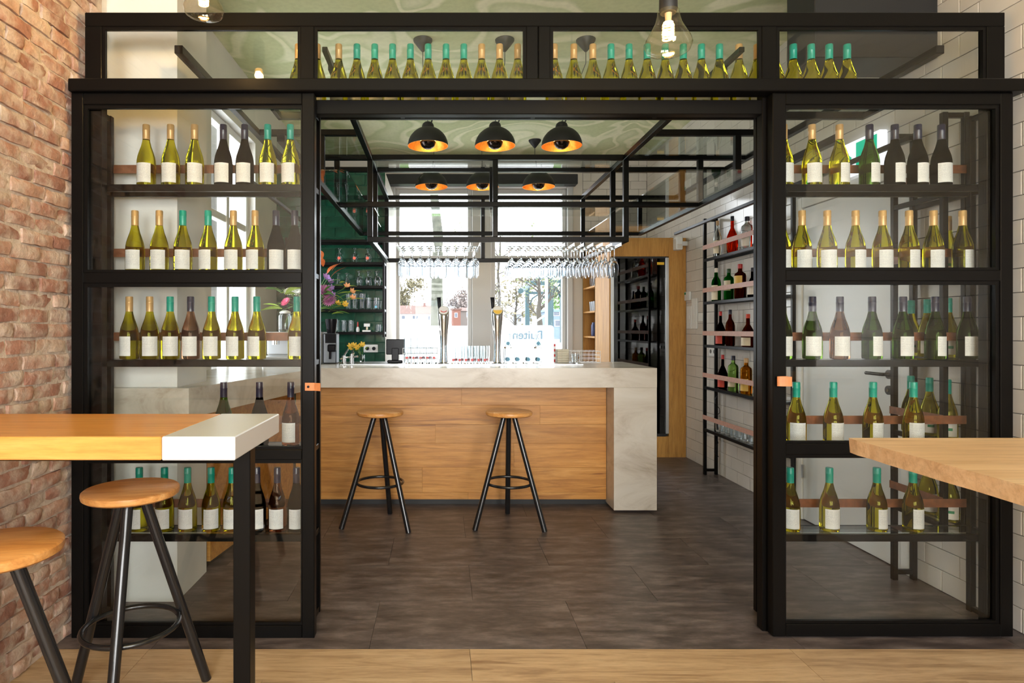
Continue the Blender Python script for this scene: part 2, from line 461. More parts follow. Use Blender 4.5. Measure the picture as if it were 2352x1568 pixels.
# ================================================================== STRUCTURE
# ---- floors
fl = struct(ob('floor', box_mesh(4.9, 11.6, 0.12), M_GROUT, None, (0.46, 2.2, -0.066)))
def floor_piece(name, mat, x0, x1, y0, y1, g=0.0009):
    bx(name, fl, mat, x0 + g, x1 - g, y0 + g, y1 - g, -0.006, 0.0)
FY = 2.608
y = FY; row = 0
while y < 7.7:                        # slate vinyl tiles of the bar
    y1 = min(y + 0.46, 7.74); off = [-0.307, 0.153][row % 2] - 0.92 * 2
    x = off
    while x < XR:
        a, b = max(x, XL - 0.1), min(x + 0.92, XR + 0.05)
        if b - a > 0.02: floor_piece('floor_tile', M_SLATE, a, b, y, y1)
        x += 0.92
    y = y1; row += 1
y = FY; row = 0
while y > -0.3:                       # oak planks of the front room
    off = [0.117, 0.66, -0.42, 1.0][row % 4] - 1.35 * 2
    x = off
    while x < XR:
        a, b = max(x, XL - 0.1), min(x + 1.35, XR + 0.05)
        if b - a > 0.02: floor_piece('plank', M_FLOORW, a, b, y - 0.235, y)
        x += 1.35
    y -= 0.235; row += 1
bx('plank', fl, M_FLOORW, XL - 0.1, XR + 0.05, -3.5, y, -0.006, 0)
struct(ob('ground_outside', box_mesh(400, 400, 0.1), simple('pale_paving', (0.55, 0.55, 0.53), 0.9), None, (0, 208.05, -0.30)))

# ---- ceiling
ce = struct(ob('ceiling', box_mesh(4.9, 11.6, 0.12), M_MURAL, None, (0.46, 2.2, CEIL + 0.06)))

# ---- left wall: mortar backing + old bricks, then plaster pier, window, green tiles
wl = struct(ob('wall_left', box_mesh(0.2, 6.5, CEIL), M_MORTAR, None, (XL - 0.1105, -0.25, CEIL / 2)))
def brick_variant(seed, L_, H_):
    rnd = random.Random(seed); nx, nz = 5, 3
    v = []; f = []
    def P(i, j):
        yy = -L_ / 2 + L_ * i / nx; zz = -H_ / 2 + H_ * j / nz
        edge = (i in (0, nx)) + (j in (0, nz))
        return (-0.0045 * edge + rnd.uniform(-0.004, 0.004), yy + (rnd.uniform(-0.005, 0.005)), zz + rnd.uniform(-0.003, 0.003))
    g = [[None] * (nz + 1) for _ in range(nx + 1)]
    for i in range(nx + 1):
        for j in range(nz + 1):
            g[i][j] = len(v); v.append(P(i, j))
    for i in range(nx):
        for j in range(nz): f.append((g[i][j], g[i + 1][j], g[i + 1][j + 1], g[i][j + 1]))
    ring = [g[i][0] for i in range(nx + 1)] + [g[nx][j] for j in range(1, nz + 1)] + [g[i][nz] for i in range(nx - 1, -1, -1)] + [g[0][j] for j in range(nz - 1, 0, -1)]
    b = len(v)
    for k in ring: v.append((-0.05, v[k][1], v[k][2]))
    for a in range(len(ring)):
        c = (a + 1) % len(ring)
        f.append((ring[c], ring[a], b + a, b + c))
    me = mesh_from('brick', v, f, True)
    me.set_sharp_from_angle(angle=R(42))
    return me
BV = {}
stuffb = MB(); nb = 0
zz = 0.004; row = 0
rb = random.Random(3)
while zz < CEIL - 0.03:
    yy = 1.55 - (0.1 if row % 2 else 0.0) + rb.uniform(-0.03, 0.03)
    while yy < 2.985:
        ln = rb.choice([0.165, 0.18, 0.19, 0.19, 0.095])
        y1 = min(yy + ln, 2.99)
        if y1 - yy > 0.05:
            q = 0.19 if y1 - yy > 0.15 else 0.1
            k = (q, rb.randrange(9))
            if k not in BV: BV[k] = brick_variant(hash(k) % 999, q, 0.051)
            dep = rb.uniform(-0.007, 0.009)
            cy, cz = (yy + y1) / 2, zz + 0.026 + rb.uniform(-0.003, 0.003)
            if cy > 2.13:
                o = ob('brick', BV[k], M_BRICK, wl, Vector((XL + dep, cy, cz)) - wl.location, (rb.uniform(-0.015, 0.015), rb.uniform(-0.03, 0.03), rb.uniform(-0.012, 0.012)))
                o.scale = (1, (y1 - yy) / q, 1); nb += 1
            else:
                s = (y1 - yy) / q
                stuffb.add([(p.co.x + XL + dep, p.co.y * s + cy, p.co.z + cz) for p in BV[k].vertices], [tuple(p.vertices) for p in BV[k].polygons])
        yy = y1 + rb.uniform(0.008, 0.016)
    zz += 0.0625; row += 1
so = wm('brickwork', wl, M_BRICK, stuffb, True); so['kind'] = 'stuff'

wl2 = struct(ob('wall_left', box_mesh(0.2, 1.45, CEIL), M_PLASTER, None, (XL - 0.12, 3.725, CEIL / 2)))
struct(bx('wall_pier', None, M_PLASTER, XL - 0.02, -1.31, 3.06, 3.44, 0, CEIL))
# window in the left wall: Y 4.45..5.5
struct(bx('wall_left', None, M_PLASTER, XL - 0.22, XL - 0.02, 4.45, 5.5, 0, 0.75))
struct(bx('wall_left', None, M_PLASTER, XL - 0.22, XL - 0.02, 4.45, 5.5, 3.0, CEIL))
struct(bx('wall_left', None, M_PLASTER, XL - 0.22, XL - 0.02, 5.5, 7.95, 0, CEIL))
w3 = struct(thing('window_3', 'white framed side window behind the bar', 'window', (XL - 0.12, 4.975, 0.75)))
del w3['category']; del w3['label']
for a, b in ((4.45, 4.51), (4.945, 5.005), (5.44, 5.5)):
    bx('window_stile', w3, M_WHITEP, XL - 0.16, XL - 0.08, a, b, 0.75, 3.0, 0.004)
for a, b in ((0.75, 0.82), (2.2, 2.26), (2.94, 3.0)):
    bx('window_rail', w3, M_WHITEP, XL - 0.15, XL - 0.09, 4.51, 5.44, a, b, 0.004)
bx('pane', w3, M_WINPANE, XL - 0.125, XL - 0.119, 4.51, 5.44, 0.82, 2.94)
# green-tiled wall at the back left
GY, GX1 = 6.2, -0.57
GTOP = 2.93
wg = struct(ob('wall_green', box_mesh(1.09, 1.52, GTOP), M_CREAM, None, (-1.117, GY + 0.77 + 0.013, GTOP / 2)))
bx('tile_bed', wg, M_GGROUT, -1.66, GX1 - 0.0005, GY + 0.008, GY + 0.0225, 0, GTOP)
z = 0.9; row = 0
while z < GTOP - 0.02:
    x = GX1
    first = True
    while x > -1.66:
        wd = 0.2 if not (first and row % 2) else 0.1
        x0 = max(x - wd, -1.66)
        if x - x0 > 0.02:
            bx('tile', wg, M_GTILE, x0 + 0.0015, x - 0.0015, GY, GY + 0.01, z + 0.0015, min(z + 0.105, GTOP) - 0.0015, 0.003)
        x = x0; first = False
    z += 0.105; row += 1

# ---- right wall: white metro tiles around a white door
DY0, DY1, DH = 3.44, 4.38, 2.2
wr = struct(ob('wall_right', box_mesh(0.2, 11.4, CEIL), M_GROUT, None, (XR + 0.109, 2.2, CEIL / 2)))
tl = []
z = 0.0; row = 0
while z < CEIL - 0.02:
    yy = 1.2 - (0.11 if row % 2 else 0.0)
    z1 = min(z + 0.108, CEIL)
    while yy < YB - 0.03:
        a, b = yy, min(yy + 0.22, YB)
        parts = []
        if z1 <= DH + 0.1:
            if b <= DY0 - 0.07 or a >= DY1 + 0.07: parts = [(a, b)]
            else:
                if a < DY0 - 0.07: parts.append((a, DY0 - 0.07))
                if b > DY1 + 0.07: parts.append((DY1 + 0.07, b))
        else: parts = [(a, b)]
        for (p, q) in parts:
            if q - p > 0.015: tl.append((p, q, z, z1))
        yy += 0.22
    z = z1; row += 1
def tile_rank(t):
    cy, cz = (t[0] + t[1]) / 2, (t[2] + t[3]) / 2
    vis = 2.62 < cy < 6.5
    hid = (2.98 < cy < 3.42 and False)
    return (0 if vis else 1, cy)
tl.sort(key=tile_rank)
stuff = MB()
for i, (a, b, z0, z1) in enumerate(tl):
    if i < 300:
        bx('tile', wr, M_TILE, XR, XR + 0.012, a + 0.0015, b - 0.0015, z0 + 0.0015, z1 - 0.0015, 0.002)
    else:
        stuff.box(XR, XR + 0.012, a + 0.0015, b - 0.0015, z0 + 0.0015, z1 - 0.0015)
so = wm('tiling', wr, M_TILE, stuff); so['kind'] = 'stuff'
d1 = struct(thing('door_1', 'x', 'door', (XR, (DY0 + DY1) / 2, 0))); del d1['category']; del d1['label']
M_DOOR = simple('door_white', (0.74, 0.76, 0.76), 0.4)
bx('leaf', d1, M_DOOR, XR - 0.012, XR + 0.008, DY0, DY1, 0.006, DH, 0.003)
bx('casing', d1, M_WHITEP, XR - 0.022, XR + 0.008, DY0 - 0.07, DY0 - 0.003, 0, DH + 0.08, 0.003)
bx('casing', d1, M_WHITEP, XR - 0.022, XR + 0.008, DY1 + 0.003, DY1 + 0.07, 0, DH + 0.08, 0.003)
bx('casing', d1, M_WHITEP, XR - 0.022, XR + 0.008, DY0 - 0.003, DY1 + 0.003, DH + 0.004, DH + 0.08, 0.003)
hb = MB(); hb.tube([(XR - 0.012, 3.53, 1.09), (XR - 0.055, 3.53, 1.09), (XR - 0.06, 3.545, 1.09), (XR - 0.06, 3.66, 1.09)], 0.010, 10)
wm('handle', d1, M_BLACK, hb, True)
hb = MB(); hb.tube([(XR - 0.012, 3.53, 1.09), (XR - 0.022, 3.53, 1.09)], 0.026, 16); wm('rosette', d1, M_BLACK, hb, True)
hb = MB(); hb.tube([(XR - 0.012, 3.53, 1.0), (XR - 0.024, 3.53, 1.0)], 0.026, 16); kk = wm('lock_rosette', d1, M_BLACK, hb, True)
hb = MB(); hb.tube([(XR - 0.024, 3.53, 1.0), (XR - 0.028, 3.53, 1.0)], 0.010, 12); wm('lock_cylinder', d1, M_CHROME, hb, True)
for z in (0.3, 1.95): bx('hinge', d1, M_BRUSHED, XR - 0.024, XR - 0.012, DY1 - 0.012, DY1 + 0.002, z, z + 0.09)

# ---- window wall
WX0, WX1, WZ0, WZ1 = PX(908, YB), PX(1302, YB), 0.8, PH(432, YB)
wb = struct(ob('wall_back', box_mesh(WX0 + 1.75, 0.2, CEIL), M_CREAM, None, ((WX0 - 1.75) / 2, YB + 0.1, CEIL / 2)))
struct(bx('wall_back', None, M_CREAM, WX0, WX1, YB, YB + 0.2, 0, WZ0))
struct(bx('wall_back', None, M_CREAM, WX0, WX1, YB, YB + 0.2, WZ1, CEIL))
wbr = struct(bx('wall_back', None, M_GROUT, WX1, XR + 0.1, YB + 0.011, YB + 0.2, 0, CEIL))
bx('wall_strip', wbr, M_CREAM, WX1, PX(1338, YB), YB - 0.004, YB + 0.011, 0, CEIL)
z = 0.9; row = 0
while z < CEIL - 0.02:
    x = PX(1338, YB) + 0.004; first = True
    while x < XR - 0.01:
        wd = 0.2 if not (first and row % 2) else 0.1
        x1 = min(x + wd, XR)
        if x1 - x > 0.02: bx('tile', wbr, M_TILE, x + 0.0015, x1 - 0.0015, YB, YB + 0.01, z + 0.0015, min(z + 0.1, CEIL) - 0.0015, 0.002)
        x = x1; first = False
    z += 0.1; row += 1
MXA, MXB = PX(1084, YB), PX(1129, YB)
M_WFRAME = simple('grey_white_frame', (0.62, 0.62, 0.61), 0.4)
TZ0, TZ1 = PH(600, YB), PH(586, YB)
for n_, (a, b) in enumerate(((WX0, MXA), (MXB, WX1))):
    wn = struct(thing('window_%d' % (n_ + 1), 'x', 'window', ((a + b) / 2, YB + 0.1, WZ0))); del wn['category']; del wn['label']
    fw = 0.05
    bx('window_stile', wn, M_WFRAME, a, a + fw, YB + 0.04, YB + 0.12, WZ0, WZ1, 0.006)
    bx('window_stile', wn, M_WFRAME, b - fw, b, YB + 0.04, YB + 0.12, WZ0, WZ1, 0.006)
    bx('window_rail', wn, M_WFRAME, a + fw, b - fw, YB + 0.04, YB + 0.12, WZ0, WZ0 + 0.06, 0.006)
    bx('window_rail', wn, M_WFRAME, a + fw, b - fw, YB + 0.03, YB + 0.13, TZ0, TZ1, 0.006)
    bx('window_rail', wn, M_WFRAME, a + fw, b - fw, YB + 0.04, YB + 0.12, WZ1 - 0.06, WZ1, 0.006)
    bx('pane', wn, M_WINPANE, a + fw, b - fw, YB + 0.078, YB + 0.084, WZ0 + 0.06, TZ0)
    bx('pane', wn, M_WINPANE, a + fw, b - fw, YB + 0.078, YB + 0.084, TZ1, WZ1 - 0.06)
t1 = struct(bx('trim_1', None, M_WFRAME, MXA, MXB, YB - 0.02, YB + 0.14, WZ0, WZ1, 0.01))
struct(bx('trim_2', None, M_WFRAME, WX0 - 0.075, WX0, YB - 0.035, YB, WZ0 - 0.02, WZ1 + 0.06, 0.01))
struct(bx('trim_3', None, M_WFRAME, WX1, WX1 + 0.075, YB - 0.035, YB - 0.005, WZ0 - 0.02, WZ1 + 0.06, 0.01))
struct(bx('trim_4', None, M_WFRAME, WX0, WX1, YB - 0.035, YB, WZ1, WZ1 + 0.06, 0.01))
struct(bx('trim_5', None, M_WHITEP, WX0 - 0.05, WX1 + 0.05, YB - 0.14, YB - 0.001, WZ0 - 0.05, WZ0 - 0.021, 0.006))
tag(bx('blind_cassette', None, M_BLACK, PX(884, 7.6), PX(1326, 7.6), 7.56, 7.71, PH(424, 7.6), PH(401, 7.6), 0.006), 'long black blind cassette above the bar window', 'blind')

# ---- wall behind the camera with the shop windows
struct(bx('wall_front', None, M_SHOPWALL, XL - 0.2, -1.25, -3.6, -3.4, 0, CEIL))
struct(bx('wall_front', None, M_SHOPWALL, -1.25, XR + 0.2, -3.6, -3.4, 0, 0.6))
struct(bx('wall_front', None, M_SHOPWALL, -1.25, XR + 0.2, -3.6, -3.4, 2.9, CEIL))
struct(bx('wall_front', None, M_SHOPWALL, 0.35, 0.75, -3.6, -3.4, 0.6, 2.9))
struct(bx('wall_front', None, M_SHOPWALL, 2.35, XR + 0.2, -3.6, -3.4, 0.6, 2.9))
# dark boxed duct under the ceiling on the right
struct(bx('trim_6', None, M_BLACK, 1.93, XR - 0.002, 3.2, 3.46, PH(132, 3.2), CEIL - 0.002, 0.004))

# ================================================================== STEEL PARTITION
FP0, FP1 = 2.76, 2.81           # fixed frame
pt = thing('steel_partition', 'black steel and glass partition frame with glazed transoms across the room', 'partition', ((XL + XR) / 2, FP0, 0))
def fx(x): return PX(x, FP0)
def fz(y_): return PH(y_, FP0)
ZT1, ZT0 = fz(28), fz(60)
PXL, PXR = XL + 0.045, 2.515
bx('top_beam', pt, M_STEEL, PXL, PXR, FP0, FP1, ZT0, ZT1, 0.003)
for x0, x1, zb, zt in ((PXL, PXL + 0.075, 0, ZT0), (fx(690), fx(721), 0, ZT0), (fx(1209), fx(1236), fz(208), ZT0), (fx(1237), fx(1264), fz(208), ZT0),
                       (fx(1751), fx(1785), 0, ZT0), (PXR - 0.08, PXR, 0, ZT0)):
    bx('post', pt, M_STEEL, x0, x1, FP0, FP1, zb, zt, 0.003)
bx('rail_beam', pt, M_STEEL, PXL - 0.025, PXR + 0.03, 2.675, 2.757, PH(209, 2.68), PH(180, 2.68), 0.004)
bx('header_beam', pt, M_STEEL, fx(721), fx(1751), FP0, FP1, fz(262), fz(229), 0.003)
bx('cross_beam', pt, M_STEEL, fx(721), fx(1209), FP0 + 0.002, FP1, fz(208), fz(183), 0.002)
bx('cross_beam', pt, M_STEEL, fx(1264), fx(1751), FP0 + 0.002, FP1, fz(208), fz(183), 0.002)
bx('cross_beam', pt, M_STEEL, PXL + 0.075, fx(690), FP0 + 0.002, FP1, fz(208), fz(183), 0.002)
bx('cross_beam', pt, M_STEEL, fx(1785), PXR - 0.08, FP0 + 0.002, FP1, fz(208), fz(183), 0.002)
for x0, x1 in ((PXL + 0.075, fx(690)), (fx(721), fx(1209)), (fx(1264), fx(1751)), (fx(1785), PXR - 0.08)):
    z0, z1 = fz(183), ZT0
    pn = bx('transom_pane', pt, M_PANE, x0 + 0.002, x1 - 0.002, FP0 + 0.022, FP0 + 0.028, z0 + 0.002, z1 - 0.002)
    b = 0.014
    for a in ((x0, x1, z1 - b, z1), (x0, x1, z0, z0 + 0.008), (x0, x0 + b, z0 + 0.008, z1 - b), (x1 - b, x1, z0 + 0.008, z1 - b)):
        bx('glazing_bead', pt, M_STEEL, a[0], a[1], FP0 + 0.006, FP0 + 0.0215, a[2], a[3])
for x_ in (169, 705, 1228, 1250, 1773, 2318):
    mb = MB(); mb.sphere((PX(x_, 2.70), 2.715, PH(180, 2.68) + 0.001), 0.006, 10, 6)
    wm('bolt', pt, M_BRASS, mb, True)

def sliding_door(xa, xb, za, zb, stl, str_, bars, label, side):
    Y0, Y1 = 2.70, 2.748
    d = thing('sliding_door', label, 'door', ((xa + xb) / 2, Y0, za))
    bx('stile', d, M_STEEL, xa, xa + stl, Y0, Y1, za, zb, 0.003)
    bx('stile', d, M_STEEL, xb - str_, xb, Y0, Y1, za, zb, 0.003)
    edges = [za] + [z for b in bars for z in b] + [zb]
    rails = [(za, za + 0.055)] + list(bars) + [(zb - 0.05, zb)]
    for a, b in rails: bx('rail', d, M_STEEL, xa + stl, xb - str_, Y0, Y1, a, b, 0.003)
    rails.sort()
    for (p, q), (r, s) in zip(rails[:-1], rails[1:]):
        x0, x1, z0, z1 = xa + stl, xb - str_, q, r
        bx('glass_pane', d, M_PANE, x0 + 0.001, x1 - 0.001, Y0 + 0.022, Y0 + 0.028, z0 + 0.001, z1 - 0.001)
        g = 0.016
        for a in ((x0, x1, z1 - g, z1), (x0, x1, z0, z0 + 0.012), (x0, x0 + g, z0 + 0.012, z1 - g), (x1 - g * 0.3, x1, z0 + 0.012, z1 - g)) if side == 'l' else \
                 ((x0, x1, z1 - g, z1), (x0, x1, z0, z0 + 0.012), (x0, x0 + g * 0.3, z0 + 0.012, z1 - g), (x1 - g, x1, z0 + 0.012, z1 - g)):
            bx('glazing_bead', d, M_STEEL, a[0], a[1], Y0 + 0.008, Y0 + 0.0215, a[2], a[3])
    for x in (xa + 0.035, xb - 0.035):
        mb = MB(); mb.tube([(x, Y0 + 0.012, 0.014), (x, Y0 + 0.036, 0.014)], 0.0135, 14)
        wm('floor_roller', d, M_PLASTIC, mb, True)
    return d
DZ0 = 0.006
dl = sliding_door(PX(163, 2.7), PX(722, 2.7), PH(1466, 2.7), PH(213, 2.7), 0.052, 0.055,
                  [(PH(1056, 2.7), PH(1032, 2.7)), (PH(650, 2.7), PH(625, 2.7))], 'black steel sliding glass door on the left, standing by the brick wall', 'l')
dr = sliding_door(PX(1775, 2.7), PX(2328, 2.7), PH(1462, 2.7), PH(213, 2.7), 0.058, 0.055,
                  [(PH(1044, 2.7), PH(1019, 2.7)), (PH(645, 2.7), PH(620, 2.7))], 'black steel sliding glass door on the right, standing by the tiled wall', 'r')
# leather pulls
mb = MB(); pts = [(PX(700, 2.69), 2.697), (PX(722, 2.69), 2.694), (PX(737, 2.69), 2.675), (PX(738, 2.69), 2.671), (PX(722, 2.69), 2.690), (PX(700, 2.69), 2.693)]
mb.prism(pts, 'z', PH(897, 2.69), PH(879, 2.69)); pl = wm('leather_pull', dl, M_TAN, mb)
mb = MB(); mb.tube([(PX(708, 2.69), 2.693, PH(888, 2.69)), (PX(708, 2.69), 2.688, PH(888, 2.69))], 0.0055, 12); wm('stud', pl, M_PLASTIC, mb, True).location = (0, 0, 0)
mb = MB(); x0 = PX(1798, 2.69)
loop = []
for i in range(13):
    a = -PI / 2 + PI * i / 12
    loop.append((PX(1810, 2.69) - 0.052 * (0.5 + 0.5 * math.cos(a) if False else math.cos(a)) , 2.697 - 0.028 * (1 + math.sin(a)) * 0.55))
inn = [(p[0] + 0.004, p[1]) for p in loop[::-1]]
mb.prism(loop + inn, 'z', PH(886, 2.69), PH(864, 2.69)); pr_ = wm('leather_pull', dr, M_TAN, mb)
mb = MB(); mb.tube([(PX(1790, 2.69), 2.694, PH(878, 2.69)), (PX(1790, 2.69), 2.6885, PH(878, 2.69))], 0.006, 12); wm('stud', pr_, M_PLASTIC, mb, True).location = (0, 0, 0)

# ---- wine shelf units behind the doors
SH = [2.012, 1.61, 1.208, 0.808, 0.408]
SY0, SY1 = 2.83, 2.975
def shelf_unit(xa, xb, label):
    u = thing('wine_shelf', label, 'shelf', ((xa + xb) / 2, SY0, 0))
    p = 0.028
    for x in (xa, xb - p):
        for yy in (SY0, SY1 - p): bx('post', u, M_STEEL, x, x + p, yy, yy + p, 0, 2.366, 0.002)
        for h in SH + [0.03, 2.364]: bx('rung', u, M_STEEL, x + 0.003, x + p - 0.003, SY0 + p, SY1 - p, h - 0.026, h - 0.001, 0.002)
    for h in SH:
        s = bx('shelf', u, M_STEEL, xa + p, xb - p, SY0, SY0 + 0.02, h - 0.032, h, 0.002)
        bx('shelf_back_bar', u, M_STEEL, xa + p, xb - p, SY1 - 0.02, SY1, h - 0.03, h, 0.002)
        bx('shelf_glass', u, M_SHELFGLASS, xa + p, xb - p, SY0 + 0.02, SY1 - 0.02, h - 0.008, h)
        bx('leather_strap', u, M_LEATHER, xa + p, xb - p, SY1 - 0.006, SY1 - 0.002, h + 0.085, h + 0.125)
    return u
shelf_unit(XL + 0.035, -0.582, 'black steel wine shelf with glass levels behind the left sliding door')
shelf_unit(1.498, 2.548, 'black steel wine shelf with glass levels behind the right sliding door')
# long shelf over the doorway
ts = thing('transom_shelf', 'long narrow glass bottle shelf with black edges above the doorway', 'shelf', (0.6, 2.94, 2.40))
TSX0, TSX1, TSH = -0.80, 2.06, 2.405
bx('front_bar', ts, M_STEEL, TSX0, TSX1, 2.855, 2.88, TSH - 0.035, TSH, 0.002)
bx('rear_bar', ts, M_STEEL, TSX0, TSX1, 3.0, 3.025, TSH - 0.035, TSH, 0.002)
for x in (TSX0, -0.2, 0.43, 1.02, 1.6, TSX1 - 0.02): bx('cross_bar', ts, M_STEEL, x, x + 0.02, 2.88, 3.0, TSH - 0.035, TSH - 0.0085, 0.001)
bx('shelf_glass', ts, M_SHELFGLASS, TSX0, TSX1, 2.88, 3.0, TSH - 0.008, TSH)

# ---- wine bottles
BH = 0.292
def bottle_meshes():
    prof = [(0, 0.004), (0.028, 0.0), (0.040, 0.002), (0.0418, 0.008), (0.0419, 0.05), (0.0419, 0.105), (0.0405, 0.125), (0.037, 0.145), (0.030, 0.168),
            (0.0225, 0.19), (0.0175, 0.212), (0.0148, 0.228), (0.0143, 0.288), (0, 0.288)]
    mb = MB(); mb.lathe(prof, 24); body = mb.mesh('bottle_body', True)
    cp = [(0.0148, 0.222), (0.0163, 0.2222), (0.0163, 0.262), (0.0168, 0.263), (0.0168, 0.267), (0.0163, 0.268), (0.0163, 0.288), (0.0150, 0.2925), (0, 0.2930)]
    mb = MB(); mb.lathe(cp, 20); cap = mb.mesh('bottle_cap', True)
    def patch(w0, z0, z1, r=0.0422, n=8):
        v = []; f = []
        for i in range(n + 1):
            a = -PI / 2 - w0 / 2 + w0 * i / n
            for z_ in (z0, z1): v.append((r * math.cos(a), r * math.sin(a), z_))
        for i in range(n): f.append((2 * i, 2 * i + 2, 2 * i + 3, 2 * i + 1))
        return mesh_from('bottle_label', v, f, True)
    return body, cap, patch(1.75, 0.016, 0.106), patch(1.75, 0.012, 0.106, 0.0423)
B_BODY, B_CAP, B_LABEL, B_LABEL2 = bottle_meshes()
CAPM = {'g': M_CAPG, 't': M_CAPT, 'd': M_CAPD, 'r': M_CAPD, 'n': M_CAPD}
GLM = {'g': M_WINE, 't': M_WINE, 'd': M_WINED, 'r': M_ROSE, 'n': M_WINEG}
CW = {'g': 'gold-capped white wine bottle', 't': 'teal-capped white wine bottle', 'd': 'dark-capped red wine bottle', 'r': 'dark-capped pale rose wine bottle', 'n': 'dark-capped green wine bottle'}
rbt = random.Random(11)
def wine(x, Y, h, kind, label, group, rz=None, front=False):
    b = thing('wine_bottle', label, 'bottle', (x, Y, h + 0.0006), 0, group)
    ob('bottle_body', B_BODY, GLM[kind], b)
    ob('cap', B_CAP, CAPM[kind], b)
    a = rbt.uniform(-0.35, 0.45) if rz is None else rz
    lb = ob('paper_label', B_LABEL, M_PAPER if front else M_LABEL, b, (0, 0, 0), (0, 0, a))
    if front:
        v = [(0.0427 * math.cos(-PI / 2 + t), 0.0427 * math.sin(-PI / 2 + t), z_) for t in (-0.35, -0.1, 0.2, 0.3) for z_ in (0.045, 0.058)]
        if 'leafprint' not in MC: MC['leafprint'] = mesh_from('print', v, [(0, 2, 3, 1), (2, 4, 5, 3), (4, 6, 7, 5)])
        ob('green_print', MC['leafprint'], M_GREENINK, lb)
    return b
BY = 2.896
LEVEL = ['top', 'second', 'third', 'fourth', 'lowest']
LROWS = [
    [(336, 'g'), (392, 'g'), (447, 'g'), (513, 'd'), (562, 'd'), (615, 't'), (667, 't')],
    [(310, 'g'), (366, 'g'), (420, 't'), (478, 't'), (536, 'g'), (586, 'g'), (634, 'd'), (677, 'd')],
    [(297, 'g'), (344, 'g'), (391, 't'), (438, 'r'), (486, 't'), (540, 't'), (590, 't'), (682, 't')],
    [(514, 'n'), (596, 'd'), (668, 'r')],
    [(320, 't'), (378, 't'), (431, 't'), (485, 't'), (533, 't'), (590, 'd'), (637, 'r'), (681, 'd')]]
RROWS = [
    [(1800, 'g'), (1865, 'g'), (1928, 'g'), (1997, 'n'), (2055, 'd'), (2108, 'd'), (2162, 'd')],
    [(1795, 'g'), (1842, 'g'), (1900, 'g'), (1965, 'g'), (2027, 'g'), (2088, 'g'), (2144, 'g'), (2211, 'g')],
    [(1797, 'n'), (1866, 'n'), (1929, 'r'), (2003, 'n'), (2074, 'n'), (2148, 'n'), (2222, 'n')],
    [(1829, 't'), (1914, 't'), (2005, 't'), (2098, 't')],
    [(1815, 't'), (1905, 't'), (2014, 't'), (2097, 't')]]
for rows, side in ((LROWS, 'left'), (RROWS, 'right')):
    for li, r_ in enumerate(rows):
        for i, (x, k) in enumerate(r_):
            wine(PX(x, BY), BY, SH[li], k, '%s, %s from left on %s shelf behind %s sliding door' % (CW[k], ORD[i], LEVEL[li], side), 'wine bottles behind the %s door' % side)
TB = [(683, 'g'), (727, 'g'), (776.5, 'g')] + [(818.5 + 41.2 * i, 't') for i in range(7)] + [(1107 + 41.5 * i, 'g') for i in range(3)] + \
     [(1275, 'g'), (1320, 'g'), (1364, 'g')] + [(1406 + 41.8 * i, 't') for i in range(7)] + [(1702, 'g'), (1744, 'g'), (1786, 'g')] + [(1827.5 + 41.5 * i, 't') for i in range(4)]
for i, (x, k) in enumerate(TB):
    wine(PX(x, 2.915), 2.935, TSH, k, '%s, %s from left on long shelf above the doorway' % (CW[k], ORD[i]), 'wine bottles above the doorway')

# ================================================================== OVERHEAD GANTRY
HT, HM, HB = 2.623, 2.274, 2.014
YA, YBr, YC, YD = 4.02, 4.60, 4.95, 6.0
g = thing('overhead_rack', 'black steel overhead rack of glass levels hanging above the bar', 'rack', (0.42, YBr, HB))
t = 0.019
def beam_y(x, z, y0, y1, n_='beam', s=t): bx(n_, g, M_STEEL, x - s, x + s, y0, y1, z - s, z + s, 0.002)
def beam_x(x0, x1, yy, z, n_='beam', s=t): bx(n_, g, M_STEEL, x0, x1, yy - s, yy + s, z - s, z + s, 0.002)
def post_z(x, yy, z0, z1, s=t): bx('upright', g, M_STEEL, x - s, x + s, yy - s, yy + s, z0, z1, 0.002)
XI0, XI1, XO0, XO1, XM0, XM1 = -0.534, 1.367, -1.2, 2.27, -0.78, 1.92
for x in (XO0, XO1): beam_y(x, HT, 2.815, YD + t)
for x in (XI0, XI1):
    beam_y(x, HT, 2.815, 2.9995, 'beam_end', 0.012)
    beam_y(x, HT, 3.0, YD + t)
for x in (XM0, XM1): beam_y(x, HM, 2.99, YD + t)
for x in (XO0, XO1): beam_y(x, HM, 3.46 if x < 0 else 2.99, YD + t, s=0.012)
for x in (XI0, XI1): beam_y(x, HB, YBr + t, YD + t)
for x0, x1 in ((XO0 + t, XI0 - t), (XI1 + t, XO1 - t)): beam_x(x0, x1, YA, HT)
for yy in (YBr, YC, YD):
    for a, b in ((XO0 + t, XI0 - t), (XI0 + t, XI1 - t), (XI1 + t, XO1 - t)): beam_x(a, b, yy, HT)
for yy in (YBr, YD):
    beam_x(XM0 + t, XM1 - t, yy, HM)
beam_x(XI0 - t, XI1 + t, YBr, HB)
beam_x(XI0 + t, XI1 - t, YD, HB)
for yy in (YA, YBr, YC, YD):
    for x in (XM0, XM1): post_z(x, yy, HM + t, HT - t)
for yy in (YBr, YC, YD):
    for x in (XI0, XI1):
        if yy == YC: post_z(x, yy, HB + t, HT - t)
        else:
            post_z(x, yy, HM + t, HT - t); post_z(x, yy, HB + t, HM - t)
    if yy != YC:
        post_z(0.397, yy, HM + t, HT - t); post_z(0.397, yy, HB + t, HM - t)
    else: post_z(0.40, yy, HM + 0.01, HT - t)
for a, b, c, d in ((XI0 + t, XI1 - t, YBr + t, 5.06), (XM0 + t, XI0 - t, 3.6, YD - t), (XI1 + t, XM1 - t, 3.6, YD - t)):
    bx('glass_level', g, M_SHELFGLASS, a, b, c, d, HM - 0.004, HM + 0.004)
